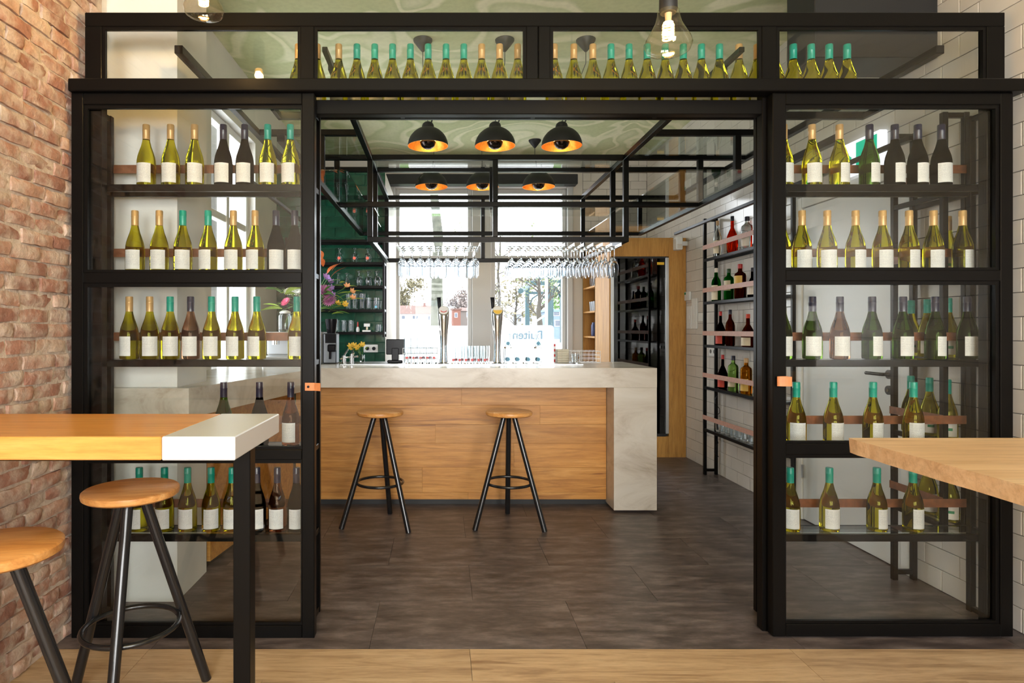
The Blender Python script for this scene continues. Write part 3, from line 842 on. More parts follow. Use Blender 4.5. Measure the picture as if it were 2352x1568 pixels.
for a, b, c, d in ((XI0 + t, XI1 - t, YBr + t, YC - t), (XI1 + t, XO1 - t, YA + t, YBr - t), (XO0 + t, XI0 - t, YA + t, YBr - t)):
    bx('glass_level', g, M_SHELFGLASS, a, b, c, d, HT - 0.004, HT + 0.004)
# stemware rails under the rack
GY0, GY1 = YBr + 0.03, 5.02
HCOL_L = [PX(x, 4.78) for x in (925, 945.5, 966, 986.5, 1007, 1027.5, 1048, 1068.5, 1089)]
HCOL_R = [PX(x, 4.78) for x in (1173, 1194, 1215, 1236, 1257, 1278, 1299, 1320, 1341, 1362, 1383, 1404)]
def rails(cols):
    dx = (cols[-1] - cols[0]) / (len(cols) - 1)
    xs = [cols[0] - dx / 2] + [c + dx / 2 for c in cols]
    for x in xs:
        mb = MB(); mb.box(x - 0.0015, x + 0.0015, GY0, GY1, HB - 0.042, HB - 0.0195); mb.box(x - 0.0075, x + 0.0075, GY0, GY1, HB - 0.0435, HB - 0.042)
        wm('glass_rail', g, M_BRUSHED, mb)
rails(HCOL_L); rails(HCOL_R)

# ---- hanging stemware
def shell(outer, th=0.0014):
    """closed thin glass wall: outer profile up to the rim, back down inside"""
    inner = []
    for r_, z_ in reversed(outer): inner.append((max(r_ - th, 0), z_))
    return outer, inner
def lathe_mesh(prof, n=18, name='glass'):
    mb = MB(); mb.lathe(prof, n); return mb.mesh(name, True)
# upside down: foot at z=0 on top, bowl opens downwards
WG_BOWL = lathe_mesh([(0, -0.0851), (0.0045, -0.0851), (0.010, -0.098), (0.023, -0.115), (0.032, -0.140), (0.0342, -0.165), (0.032, -0.195), (0.028, -0.222), (0.0268, -0.222), (0.0305, -0.195), (0.0328, -0.165), (0.0305, -0.141), (0.0217, -0.117), (0.008, -0.101), (0, -0.097)], 18, 'bowl')
WG_STEM = lathe_mesh([(0, 0), (0.0275, 0), (0.0275, -0.002), (0.012, -0.006), (0.0045, -0.016), (0.0038, -0.05), (0.0045, -0.0848), (0, -0.0848)], 14, 'stem')
BG_BOWL = lathe_mesh([(0, -0.0851), (0.006, -0.0851), (0.018, -0.096), (0.029, -0.108), (0.0328, -0.125), (0.0325, -0.16), (0.030, -0.222), (0.0288, -0.222), (0.0311, -0.16), (0.0314, -0.126), (0.0277, -0.111), (0.016, -0.100), (0, -0.098)], 18, 'bowl')
def stemglass(x, yy, bowl, label, group):
    o = thing('hanging_glass', label, 'glass', (x, yy, HB - 0.0395), 0, group)
    ob('bowl', bowl, M_STEMW, o); ob('foot_and_stem', WG_STEM, M_STEMW, o)
ROWN = ['front', 'second', 'third', 'fourth']
for ci, x in enumerate(HCOL_L):
    for ri in range(3):
        stemglass(x, 4.70 + ri * 0.11, BG_BOWL, 'straight stemmed glass hanging upside down on left rails, %s column from left, %s row' % (ORD[ci], ROWN[ri]), 'glasses hanging on the left rails')
for ci, x in enumerate(HCOL_R):
    for ri in range(3):
        stemglass(x, 4.70 + ri * 0.11, WG_BOWL, 'tapered wine glass hanging upside down on right rails, %s column from left, %s row' % (ORD[ci], ROWN[ri]), 'wine glasses hanging on the right rails')

# ================================================================== PENDANTS
def dome_parts():
    ro, n = 0.175, 28
    outer = [(ro, 0)] + [(ro * math.cos(a), 0.165 * math.sin(a)) for a in [R(d) for d in range(8, 80, 9)]] + [(0.052, 0.163), (0.052, 0.175), (0.046, 0.192), (0.030, 0.206), (0.010, 0.212), (0, 0.213)]
    inner = [(0, 0.155)] + [(ro * 0.985 * math.cos(a), 0.158 * math.sin(a)) for a in [R(d) for d in range(80, 0, -9)]] + [(ro * 0.985, 0.0), (ro, 0)]
    a = lathe_mesh(outer, n, 'shade'); b = lathe_mesh(inner, n, 'lining')
    mb = MB(); mb.lathe([(0, -0.005), (0.030, 0.0), (0.055, 0.018), (0.068, 0.045), (0.070, 0.058)], 20); cap = mb.mesh('bulb_cap', True)
    mb = MB(); mb.lathe([(0.070, 0.058), (0.062, 0.082), (0.035, 0.112), (0.016, 0.130), (0.016, 0.152)], 20); bulb = mb.mesh('bulb', True)
    return a, b, cap, bulb
D_SH, D_IN, D_CAP, D_BULB = dome_parts()
M_BULBW = emit('pendant_glow', (1.0, 0.62, 0.25), 3.0)
M_MIRROR = simple('mirror_cap', (0.06, 0.045, 0.04), 0.15, 0.9)
CAN = lathe_mesh([(0, -0.092), (0.010, -0.088), (0.045, -0.045), (0.070, -0.012), (0.072, -0.0005), (0, -0.0005)], 18, 'canopy')
def pendant(x, yy, h, cx, cy, label):
    o = thing('pendant_lamp', label, 'lamp', (x, yy, h), 0, 'black dome pendants over the bar')
    ob('shade', D_SH, M_BLACK, o); ob('gold_lining', D_IN, M_GOLDIN, o)
    b = ob('bulb', D_BULB, M_BULBW, o, (0, 0, -0.022)); ob('mirror_cap', D_CAP, M_MIRROR, b)
    can = ob('ceiling_canopy', CAN, M_BLACK, o, (cx - x, cy - yy, CEIL - h))
    mb = MB(); mb.tube([(0.03, 0, 0.205), (0.036, -0.004, 0.225), (0.030, -0.01, 0.236)], 0.006, 8); ob('hook', mb.mesh('hook', True), M_BLACK, o)
    mb = MB(); A = Vector((cx - x, cy - yy, CEIL - h - 0.092)); B_ = Vector((0, 0, 0.212))
    pts = []
    for i in range(13):
        s = i / 12; p = A.lerp(B_, s); p.z -= 0.10 * math.sin(PI * s) * (1 if abs(A.y) > 0.3 else 0); pts.append(p)
    pts = [A + Vector((0, 0, 0.005)), A - Vector((0, 0, 0.08))] + pts[3:]
    mb.tube(pts, 0.0032, 6); ob('cord', mb.mesh('cord', True), M_BLACK, o)
    l = bpy.data.lights.new('pendant_light', 'POINT'); l.energy = 28.0; l.color = (1.0, 0.78, 0.54); l.shadow_soft_size = 0.03
    lo = bpy.data.objects.new('pendant_light', l); lo.location = (0, 0, 0.10); lo.parent = o; COL.objects.link(lo)
for i, x in enumerate((983, 1137, 1290)):
    cx = PX((971, 1160, 1347)[i], 4.58)
    pendant(PX(x, 5.35), 5.35, 2.93, cx, 4.60, ['left', 'middle', 'right'][i] + ' black dome pendant with gold lining in the front, upper row')
for i, x in enumerate((991, 1108, 1237)):
    pendant(PX(x, 6.65), 6.65, 2.875, PX(x, 6.65) + 0.02, 7.05, ['left', 'middle', 'right'][i] + ' black dome pendant with gold lining in the rear, lower row')

# bare teardrop bulbs of the front room
M_FIL = emit('filament', (1.0, 0.50, 0.12), 11.0)
M_HOT = emit('filament_core', (1.0, 0.72, 0.36), 60.0)
TB_GLASS = lathe_mesh([(0.026, 0.0), (0.034, -0.005), (0.036, -0.022), (0.043, -0.048), (0.058, -0.076), (0.072, -0.100), (0.076, -0.116), (0.069, -0.134), (0.04, -0.147), (0, -0.151)], 32, 'bulb_glass')
def teardrop(x, yy, top, label):
    o = thing('bulb_pendant', label, 'lamp', (x, yy, top))
    ob('bulb_glass', TB_GLASS, M_BULBPANE, o)
    ob('socket', lathe_mesh([(0, 0.11), (0.018, 0.108), (0.028, 0.09), (0.029, 0.0), (0.025, -0.012), (0, -0.012)], 18, 'socket'), M_BLACK, o)
    ob('stem_mount', lathe_mesh([(0, -0.0125), (0.012, -0.0125), (0.010, -0.038), (0.016, -0.043), (0, -0.044)], 10, 'mount'), M_SOFTGLASS, o)
    mb = MB(); pts = []
    for i in range(73):
        a = 2 * PI * i / 12; pts.append((0.017 * math.cos(a), 0.017 * math.sin(a), -0.046 - 0.056 * i / 72))
    mb.tube(pts, 0.0026, 5); ob('filament', mb.mesh('filament', True), M_FIL, o)
    mb = MB(); mb.tube([(0, 0, CEIL - top), (0, 0, 0.108)], 0.004, 6); ob('cord', mb.mesh('cord', True), M_BLACK, o)
    l = bpy.data.lights.new('bulb_light', 'POINT'); l.energy = 20.0; l.color = (1.0, 0.62, 0.22); l.shadow_soft_size = 0.02
    lo = bpy.data.objects.new('bulb_light', l); lo.location = (0, 0, -0.075); lo.parent = o; COL.objects.link(lo)
M_BULBPANE = pane('bulb_pane', (1.0, 0.96, 0.88), 1.75)
M_SOFTGLASS = simple('milky_mount', (0.8, 0.6, 0.35), 0.4)
teardrop(PX(1535, 2.03), 2.03, PH(22, 2.03), 'clear teardrop bulb with glowing filament hanging at the upper right, before the transom')
teardrop(PX(468, 2.42), 2.42, PH(43, 2.42) + 0.151, 'clear teardrop bulb cut by the top edge at the upper left')
for i, (x, yy, h) in enumerate(((-0.65, 0.1, 2.42), (1.6, 0.0, 2.36), (0.6, -1.2, 2.38))):
    teardrop(x, yy, h, 'clear teardrop bulb reflected in the glass, %s of those behind the viewer' % ORD[i])

# ================================================================== BAR
BF, BT = 4.53, 1.063              # stone front, top height
TH = 0.143
ctr = thing('bar_counter', 'long pale stone bar counter with a waterfall end and oak plank front', 'counter', (0.3, BF, 0))
XE = PX(1509, BF)
mb = MB(); mb.prism([(-0.89, BF), (XE, BF), (XE, 5.40), (-1.62, 5.40), (-1.62, 5.16), (-0.89, 5.16)], 'z', BT - TH, BT)
mb = MB(); mb.prism([(-0.889, BF), (XE, BF), (XE, 5.40), (-0.889, 5.40)], 'z', BT - TH, BT); wm('worktop', ctr, M_STONE, mb)
bx('waterfall_end', ctr, M_STONE, PX(1410, BF), XE, BF, 5.40, 0.02, BT - TH - 0.0005, 0.002)
bx('plinth', ctr, M_BLACK, -1.10, PX(1410, BF) + 0.2, BF + 0.24, 5.3, 0, 0.045)
bx('carcass', ctr, M_BLACK, -1.12, PX(1410, BF) - 0.001, BF + 0.222, 5.36, 0.046, BT - TH - 0.002)
PB = [0.046, 0.10, 0.29, 0.475, 0.62, 0.765, BT - TH - 0.002]
rw = random.Random(5)
cuts = [0.2, -0.15, 0.55, -0.05, 0.75, 0.15]
for i, (a, b) in enumerate(zip(PB[:-1], PB[1:])):
    xs = [-1.118, cuts[i], PX(1410, BF) - 0.002]
    for p, q in zip(xs[:-1], xs[1:]): bx('oak_board', ctr, M_OAK, p + 0.0003, q - 0.0003, BF + 0.2 + rw.uniform(0, 0.0008), BF + 0.2215, a + 0.0003, b - 0.0003, 0.0006)
# left arm of the bar running towards the camera
arm = thing('side_counter', 'pale stone counter arm reaching from the bar along the left wall', 'counter', (-1.3, 3.6, 0))
mb = MB(); mb.prism([(-1.63, 2.985), (-1.222, 2.985), (-0.8905, BF), (-0.8905, 5.40), (-1.63, 5.40), (-1.63, 3.445), (-1.30, 3.445), (-1.30, 3.055), (-1.63, 3.055)], 'z', BT - TH, BT)
wm('worktop', arm, M_STONE, mb)
mb = MB(); mb.prism([(-1.30, 3.47), (-1.135, BF + 0.19), (-1.155, BF + 0.19), (-1.32, 3.47)], 'z', 0.046, BT - TH - 0.002); wm('oak_front', arm, M_OAK, mb)
mb = MB(); mb.prism([(-1.63, 3.47), (-1.34, 3.47), (-1.175, BF + 0.18), (-1.63, BF + 0.18)], 'z', 0, BT - TH - 0.002); wm('carcass', arm, M_BLACK, mb)
# steel drip tray on the worktop
dt = thing('drip_tray', 'flat brushed steel drip tray let into the bar worktop', 'tray', (0.1, 5.1, BT))
bx('tray_plate', dt, M_BRUSHED, -0.80, PX(1335, 4.93), 4.86, 5.36, BT + 0.0005, BT + 0.005, 0.001)
bx('tray_lip', dt, M_BRUSHED, -0.80, PX(1335, 4.93), 4.86, 4.868, BT + 0.0052, BT + 0.010)
TRZ = BT + 0.0055

# ---- bar stools
def make_stool(x, yy, ang, label, cat='stool'):
    s = thing('bar_stool', label, cat, (x, yy, 0), 0, 'tripod bar stools')
    SHT = 0.785
    seat = ob('seat', lathe_mesh([(0, SHT - 0.030), (0.150, SHT - 0.030), (0.158, SHT - 0.024), (0.160, SHT - 0.015), (0.159, SHT - 0.005), (0.153, SHT), (0, SHT)], 40, 'seat'), M_SEAT, s, (0, 0, 0), (0, 0, ang * 0.3))
    ob('mount_plate', lathe_mesh([(0, SHT - 0.040), (0.060, SHT - 0.040), (0.060, SHT - 0.0305), (0, SHT - 0.0305)], 20, 'plate'), M_TUBE, s)
    for k in range(3):
        a = ang + 2 * PI * k / 3
        c, q = math.cos(a), math.sin(a)
        mb = MB(); mb.tube([(0.042 * c, 0.042 * q, SHT - 0.041), (0.268 * c, 0.268 * q, 0.002)], 0.0185, 14)
        lg = ob('leg', mb.mesh('leg', True), M_TUBE, s)
    mb = MB(); mb.tube([(0.158 * math.cos(2 * PI * i / 40), 0.158 * math.sin(2 * PI * i / 40), 0.295) for i in range(40)], 0.0095, 10, True)
    ob('foot_ring', mb.mesh('foot_ring', True), M_TUBE, s)
    return s
make_stool(-0.426, 4.26, R(80), 'tripod stool with round oak seat at the bar, nearer the brick wall')
make_stool(0.462, 4.26, R(86), 'tripod stool with round oak seat at the bar, nearer the stone waterfall end')
make_stool(-1.105, 2.20, R(42), 'tripod stool with round wooden seat beside the white table end')
make_stool(-1.17, 1.615, R(34), 'tripod stool with pale seat cut by the left edge of the picture')
make_stool(0.70, 0.832, R(10), 'stool of which only the seat edge shows at the bottom right')

# ---- foreground tables
tb = thing('high_table', 'high wooden table with a white painted end beside the brick wall', 'table', (-1.1, 1.95, 0))
TX, TW, TA, TBk = -0.575, -0.78, 1.718, 2.185
bx('wooden_top', tb, M_TABLE, XL + 0.03, TW - 0.0005, TA, TBk, 0.985, 1.05, 0.003)
bx('white_end', tb, M_WHITELAM, TW + 0.0005, TX, TA, TBk, 0.984, 1.0505, 0.003)
bx('leg', tb, M_STEEL, -0.635, -0.583, 1.88, 1.932, 0, 0.9835, 0.002)
bx('leg', tb, M_STEEL, XL + 0.06, XL + 0.11, 1.90, 1.952, 0, 0.9845, 0.002)
bx('apron_bar', tb, M_STEEL, XL + 0.11, -0.635, 1.895, 1.925, 0.945, 0.9845, 0.002)
t2 = thing('oak_table', 'high pale oak slab table cut by the right edge', 'table', (1.8, 1.2, 0))
t2x, t2y = 1.114, 1.704
mb = MB(); rr = random.Random(9)
n_ = 26; pts = []
for i in range(n_ + 1):
    yy = 0.55 + (t2y - 0.55) * i / n_
    pts.append((t2x + 0.004 * noise.noise(Vector((yy * 9, 0, 0))) , yy))
pts[-1] = (t2x + 0.006, t2y - 0.002)
poly = pts + [(2.5, t2y), (2.5, 0.55)]
v = []; 
top = [(p[0], p[1], 1.05) for p in poly]; bot = [(p[0] + (0.006 * noise.noise(Vector((p[1] * 14, 3, 0))) + 0.003 if i <= n_ else 0), p[1], 1.01) for i, p in enumerate(poly)]
m_ = len(poly)
mb.add(top + bot, [tuple(range(m_)), tuple(range(m_, 2 * m_))[::-1]] + [(i, (i + 1) % m_, m_ + (i + 1) % m_, m_ + i) for i in range(m_)])
wm('slab_top', t2, M_SLAB, mb)
for yy in (0.7, 1.5): bx('leg', t2, M_STEEL, 2.30, 2.36, yy, yy + 0.06, 0, 1.009, 0.002)

# ================================================================== RIGHT WALL RACKS
def wall_rack(y0, y1, levels, label, near_low=0.0, far_foot=True, ztop=2.40):
    xa, xb = 2.425, 2.555
    p = 0.026
    k = thing('wall_rack', label, 'rack', ((xa + xb) / 2, (y0 + y1) / 2, 0))
    for yy, zl in ((y1 - p, 0), (y0, near_low)):
        bx('upright', k, M_STEEL, xa, xa + p, yy, yy + p, zl, ztop, 0.002)
        bx('upright', k, M_STEEL, xb - p, xb, yy, yy + p, zl, ztop, 0.002)
        for h in ([0.055] if zl == 0 else []) + [ztop - 0.002]:
            bx('rung', k, M_STEEL, xa + p, xb - p, yy + 0.002, yy + p - 0.002, h - 0.024, h, 0.002)
    for h in levels:
        bx('shelf_front_bar', k, M_STEEL, xa, xa + 0.02, y0 + p, y1 - p, h - 0.026, h, 0.002)
        bx('shelf_back_bar', k, M_STEEL, xb - 0.02, xb, y0 + p, y1 - p, h - 0.026, h, 0.002)
        bx('shelf_glass', k, M_SHELFGLASS, xa + 0.02, xb - 0.02, y0 + p, y1 - p, h - 0.008, h)
        bx('leather_strap', k, M_PINKSTRAP if y1 > 5 else M_LEATHER, xa - 0.004, xa - 0.0005, y0, y1, h + 0.085, h + 0.125)
    return k
R1L = [1.995, 1.60, 1.205, 0.82, 0.43]
wall_rack(4.46, 5.745, R1L, 'tall black wall rack of spirit bottles with rose leather straps on tiled wall', ztop=2.37)
wall_rack(2.99, 3.345, SH, 'short black wall rack beside the white door behind the right sliding door', near_low=0.37)
for (h, items) in ((SH[1], [(2177, 'g')]), (SH[2], [(2093, 't'), (2130, 't'), (2178, 't')]), (SH[3], [(2092, 't'), (2135, 't'), (2176, 't')]), (SH[4], [(2132, 't'), (2180, 't')])):
    for i, (x, k) in enumerate(items):
        Y = 2.49 * F / (x - VX)
        wine(2.49, Y, h, k, '%s, %s from left on %s level of short door rack' % (CW[k], ORD[i], LEVEL[SH.index(h)]), 'wine bottles on the short wall rack', rz=-0.5, front=True)

# ---- spirit bottles
SPC = [0]
def gl(c, ior=1.36):
    SPC[0] += 1
    return glass('spirit_glass_%d' % SPC[0], c, ior)
def spirit(yy, h, ht, r_, shape, gm, capm, labm, label, lz=(0.10, 0.45), square=False):
    o = thing('spirit_bottle', label, 'bottle', (2.49, yy, h + 0.0006), 0, 'spirit bottles on the tall wall rack')
    if shape == 'tall':
        prof = [(0, 0.003), (r_ * 0.9, 0), (r_, 0.006), (r_, ht * 0.55), (r_ * 0.85, ht * 0.64), (r_ * 0.42, ht * 0.74), (r_ * 0.34, ht * 0.80), (r_ * 0.33, ht * 0.93), (0, ht * 0.93)]
    elif shape == 'round':
        prof = [(0, 0.003), (r_ * 0.8, 0), (r_ * 0.92, 0.006), (r_, ht * 0.28), (r_ * 0.95, ht * 0.45), (r_ * 0.6, ht * 0.58), (r_ * 0.30, ht * 0.68), (r_ * 0.27, ht * 0.92), (0, ht * 0.92)]
    else:
        prof = [(0, 0.003), (r_ * 0.93, 0), (r_, 0.006), (r_, ht * 0.66), (r_ * 0.9, ht * 0.72), (r_ * 0.42, ht * 0.78), (r_ * 0.36, ht * 0.82), (r_ * 0.36, ht * 0.92), (0, ht * 0.92)]
    ob('bottle_body', lathe_mesh(prof, 4 if square else 20, 'spirit'), gm, o, (0, 0, 0), (0, 0, PI / 4 if square else 0))
    rn = prof[-2][0]
    ob('cap', lathe_mesh([(rn * 1.02, ht * 0.87), (rn * 1.16, ht * 0.872), (rn * 1.16, ht * 0.99), (rn, ht), (0, ht)], 16, 'cap'), capm, o)
    v = []; f = []; n = 8; rr_ = r_ * 1.012 * (0.72 if square else 1)
    for i in range(n + 1):
        a = PI + R(35) - 0.85 + 1.7 * i / n
        for z_ in (lz[0] * ht, lz[1] * ht):
            v.append((rr_ * math.cos(a), rr_ * math.sin(a), z_))
    if not square:
        for i in range(n): f.append((2 * i, 2 * i + 2, 2 * i + 3, 2 * i + 1))
    else:
        q = r_ * 0.709
        v = [(-q, -q * 0.8, lz[0] * ht), (-q, q * 0.8, lz[0] * ht), (-q, q * 0.8, lz[1] * ht), (-q, -q * 0.8, lz[1] * ht)]; f = [(0, 1, 2, 3)]
    if labm: ob('paper_label', mesh_from('spirit_label', v, f, True), labm, o)
    return o
YL = simple('yellow_label', (0.75, 0.48, 0.10), 0.5); CRL = simple('cream_label', (0.75, 0.66, 0.48), 0.5)
RDL = simple('red_label', (0.60, 0.06, 0.03), 0.5); REDC = simple('red_cap', (0.45, 0.02, 0.02), 0.4); WOODC = simple('cork_cap', (0.55, 0.36, 0.2), 0.6)
g_clear, g_green, g_red, g_brown, g_dark, g_lime, g_gold = gl((0.92, 0.95, 0.95)), gl((0.05, 0.35, 0.06)), gl((0.85, 0.12, 0.02)), gl((0.28, 0.07, 0.02)), gl((0.04, 0.012, 0.012)), gl((0.62, 0.85, 0.40)), gl((0.80, 0.42, 0.06))
def YY(x): return 2.49 * F / (x - VX)
spirit(YY(1648), R1L[0], 0.33, 0.036, 'tall', g_clear, WOODC, CRL, 'slim clear spirit bottle with cork stopper, first on top level of tall wall rack')
spirit(YY(1682), R1L[0], 0.32, 0.046, 'round', g_red, M_CAPD, None, 'flared spirit bottle of orange red liquor on top level of tall wall rack')
spirit(YY(1716), R1L[0], 0.27, 0.045, 'sq', g_clear, M_CAPD, M_PAPER, 'clear spirit bottle with white label on top level beside the steel ladder')
spirit(YY(1645), R1L[1], 0.30, 0.040, 'tall', g_green, M_PAPER, CRL, 'green bottle with cream label and pale cap on second level of tall wall rack', (0.04, 0.48))
spirit(YY(1674), R1L[1], 0.27, 0.040, 'sq', g_green, simple('green_cap', (0.02, 0.06, 0.02), 0.4), CRL, 'bright green square-shouldered bottle on second level of tall wall rack', (0.3, 0.62))
spirit(YY(1700), R1L[1], 0.29, 0.046, 'sq', g_brown, REDC, YL, 'brown whisky bottle with yellow label on second level of tall wall rack', (0.30, 0.66))
spirit(YY(1728), R1L[1], 0.24, 0.038, 'round', g_dark, M_CAPD, M_PAPER, 'small dark bottle with white label on second level beside the ladder')
spirit(YY(1655), R1L[2], 0.30, 0.042, 'round', g_dark, REDC, RDL, 'dark liqueur bottle with red label on third level of tall wall rack', (0.04, 0.34))
spirit(YY(1677), R1L[2], 0.31, 0.038, 'tall', g_brown, M_CAPD, None, 'slim amber brown bottle with black cap on third level of tall wall rack')
spirit(YY(1718), R1L[2], 0.265, 0.052, 'round', g_brown, RDL, CRL, 'round brown liqueur bottle with red neck on third level of tall wall rack', (0.03, 0.28))
spirit(YY(1660), R1L[3], 0.30, 0.042, 'round', g_dark, REDC, RDL, 'dark liqueur bottle with red stripe on fourth level of tall wall rack', (0.05, 0.3))
spirit(YY(1684), R1L[3], 0.30, 0.042, 'sq', g_lime, M_CAPD, CRL, 'pale green bottle with black cap on fourth level of tall wall rack', (0.12, 0.36))
spirit(YY(1714), R1L[3], 0.29, 0.044, 'sq', g_gold, WOODC, YL, 'half amber bottle with red pourer on fourth level of tall wall rack', (0.08, 0.42))
TUMB = lathe_mesh([(0, 0.0), (0.026, 0.0), (0.030, 0.012), (0.034, 0.085), (0.0328, 0.085), (0.0285, 0.014), (0, 0.010)], 16, 'tumbler')
for i, x in enumerate((1652, 1662, 1673, 1685, 1698, 1712, 1728)):
    tag(ob('tumbler', TUMB, M_CLEAR, None, (2.49, YY(x), R1L[4] + 0.0006)), 'small clear tumbler on lowest level of tall wall rack, %s from its far end' % ORD[i], 'glass', 'tumblers on the tall wall rack')
mb = MB(); random.seed(4)
pts = [(2.49, 5.62, R1L[3] - 0.012)]
for i in range(16):
    pts.append((2.50 + 0.02 * math.sin(i * 1.7), 5.62 + 0.03 * math.sin(i * 1.1), R1L[3] - 0.03 - i * 0.040))
mb.tube(pts, 0.003, 6); tag(wm('power_cable', None, M_PLASTIC, mb, True), 'thin black cable hanging down inside the tall wall rack', 'cable')
# ---- switches, sockets, sensor on the tiles
def wallbox(name, label, cat, x0, x1, y0_, y1_, d=0.012, mat=M_WPLASTIC):
    ya, yb = XR * F / (x1 - VX), XR * F / (x0 - VX)
    ym = (ya + yb) / 2
    return tag(bx(name, None, mat, XR - d, XR - 0.0005, ya, yb, PH(y1_, ym), PH(y0_, ym), 0.003), label, cat)
th_ = wallbox('thermostat', 'small white thermostat on the tiles between cabinet and rack', 'thermostat', 1572, 1588, 670, 690, 0.02)
bx('display', th_, M_GREENINK, XR - 0.0215, XR - 0.0201, XR * F / (1578 - VX) - 0.02, XR * F / (1578 - VX) + 0.02, PH(677, 6.5), PH(672, 6.5))
for nm_, a, b, c, d, lb in (('switch_plate', 1579, 1590, 703, 755, 'tall white switch plate on the tiles, lower one'), ('switch_plate', 1591, 1603, 685, 755, 'tall white switch plate on the tiles, higher one')):
    sw = wallbox(nm_, lb, 'switch', a, b, c, d)
    ya = sw.location.y; hz = sw.dimensions.z if sw.dimensions.z > 0 else 0.2
    for j in range(3):
        zc = sw.location.z - 0.07 + 0.07 * j
        bx('rocker', sw, M_WHITEP, XR - 0.0145, XR - 0.0121, ya - 0.018, ya + 0.018, zc - 0.022, zc + 0.022, 0.001)
wallbox('wall_controller', 'white card controller on the tiles next to the tall wall rack', 'controller', 1606, 1617, 718, 738)
so_ = wallbox('double_socket', 'white double wall socket behind the tall wall rack', 'socket', 1631, 1648, 796, 818)
for dy in (-0.04, 0.04):
    mb = MB(); c = so_.location; mb.tube([(c.x - 0.0065, c.y + dy, c.z), (c.x - 0.0075, c.y + dy, c.z)], 0.02, 14); wm('socket_hole', so_, M_GROUT, mb)
sn = tag(bx('motion_sensor', None, M_WPLASTIC, PX(1552, 6.42), PX(1567, 6.42), 6.40, 6.4998, PH(573, 6.4), PH(543, 6.4), 0.008), 'white motion sensor at the top corner of the oak cabinet', 'sensor')
bx('bracket', sn, M_WPLASTIC, PX(1567, 6.42) + 0.0003, XR - 0.0003, 6.46, 6.4998, PH(562, 6.4), PH(552, 6.4), 0.002)
bx('lens', sn, M_CREAM, PX(1554, 6.42), PX(1565, 6.42), 6.396, 6.3999, PH(570, 6.4), PH(560, 6.4))
# exit sign over the door
ex = thing('exit_sign', 'green and white emergency exit sign box above the white door', 'sign', (XR - 0.03, 3.72, 2.30))
bx('sign_box', ex, emit('sign_white', (0.85, 0.90, 1.0), 0.9), XR - 0.05, XR - 0.0005, 3.56, 3.90, 2.30, 2.50, 0.006)
M_SIGNG = emit('sign_green', (0.0, 0.42, 0.24), 0.8)
bx('green_panel', ex, M_SIGNG, XR - 0.052, XR - 0.0502, 3.58, 3.76, 2.32, 2.48)
mb = MB(); mb.prism([(3.80, 2.40), (3.85, 2.44), (3.85, 2.415), (3.89, 2.415), (3.89, 2.385), (3.85, 2.385), (3.85, 2.36)], 'x', XR - 0.052, XR - 0.0502); wm('arrow', ex, M_SIGNG, mb)

# ================================================================== OAK CABINET + WINE COOLER
CY = 6.5; CX0 = 1.785; CTOP = PH(546, CY)
cb = thing('oak_cabinet', 'tall oak cabinet built around the wine cooler in the corner', 'cabinet', (2.17, CY, 0))
FX0, FX1, FZ0, FZ1 = PX(1402, CY), PX(1536, CY), PH(1002, CY), PH(589, CY)
bx('side_panel', cb, M_CAB, CX0 - 0.025, CX0 - 0.001, CY, 7.12, 0, CTOP, 0.001)
bx('stile', cb, M_CAB, FX1 + 0.001, XR - 0.004, CY, CY + 0.03, 0, CTOP, 0.001)
bx('top_fascia', cb, M_CAB, CX0 - 0.001, FX1, CY, CY + 0.03, FZ1 + 0.001, CTOP, 0.001)
bx('bottom_fascia', cb, M_CAB, CX0 - 0.001, FX1, CY, CY + 0.03, 0, FZ0 - 0.001, 0.001)
bx('top_panel', cb, M_CAB, CX0 - 0.001, XR - 0.004, CY + 0.03, 7.70, CTOP - 0.03, CTOP, 0.001)
bx('niche_back', cb, M_CAB, CX0 + 0.30, CX0 + 0.32, 7.12, 7.72, 0, CTOP - 0.031)
bx('niche_side', cb, M_CAB, CX0 - 0.025, CX0 + 0.30, 7.10, 7.1195, 0, CTOP - 0.031)
bx('niche_end', cb, M_CAB, CX0 - 0.025, CX0 + 0.30, 7.70, 7.72, 0, CTOP - 0.031)
NZ = [PH(y_, 7.3) for y_ in (838, 772, 714, 657, 600)]
for h in NZ: bx('niche_shelf', cb, M_CAB, CX0 - 0.022, CX0 + 0.299, 7.1205, 7.6995, h - 0.02, h, 0.001)
wc = thing('wine_cooler', 'tall built-in wine cooler with dark glass door and steel edges', 'cooler', ((FX0 + FX1) / 2, CY, FZ0))
bx('back_panel', wc, M_BLACK, FX0 + 0.02, FX1 - 0.02, 7.05, 7.06, FZ0, FZ1)
bx('side_wall', wc, M_BLACK, FX0 + 0.005, FX0 + 0.02, CY + 0.032, 7.05, FZ0, FZ1)
bx('side_wall', wc, M_BLACK, FX1 - 0.02, FX1 - 0.005, CY + 0.032, 7.05, FZ0, FZ1)
dd = bx('door_glass', wc, M_DARKPANE, FX0 + 0.035, FX1 - 0.035, CY - 0.002, CY + 0.006, FZ0 + 0.03, FZ1 - 0.02)
bx('door_edge', wc, M_BRUSHED, FX0 + 0.002, FX0 + 0.035, CY - 0.012, CY + 0.02, FZ0 + 0.03, FZ1 - 0.012, 0.002)
bx('door_edge', wc, M_BRUSHED, FX1 - 0.035, FX1 - 0.002, CY - 0.012, CY + 0.02, FZ0 + 0.03, FZ1 - 0.012, 0.002)
bx('door_rail', wc, M_BLACK, FX0 + 0.035, FX1 - 0.035, CY - 0.006, CY + 0.02, FZ1 - 0.02, FZ1, 0.001)
bx('door_rail', wc, M_BLACK, FX0 + 0.035, FX1 - 0.035, CY - 0.006, CY + 0.02, FZ0, FZ0 + 0.03, 0.001)
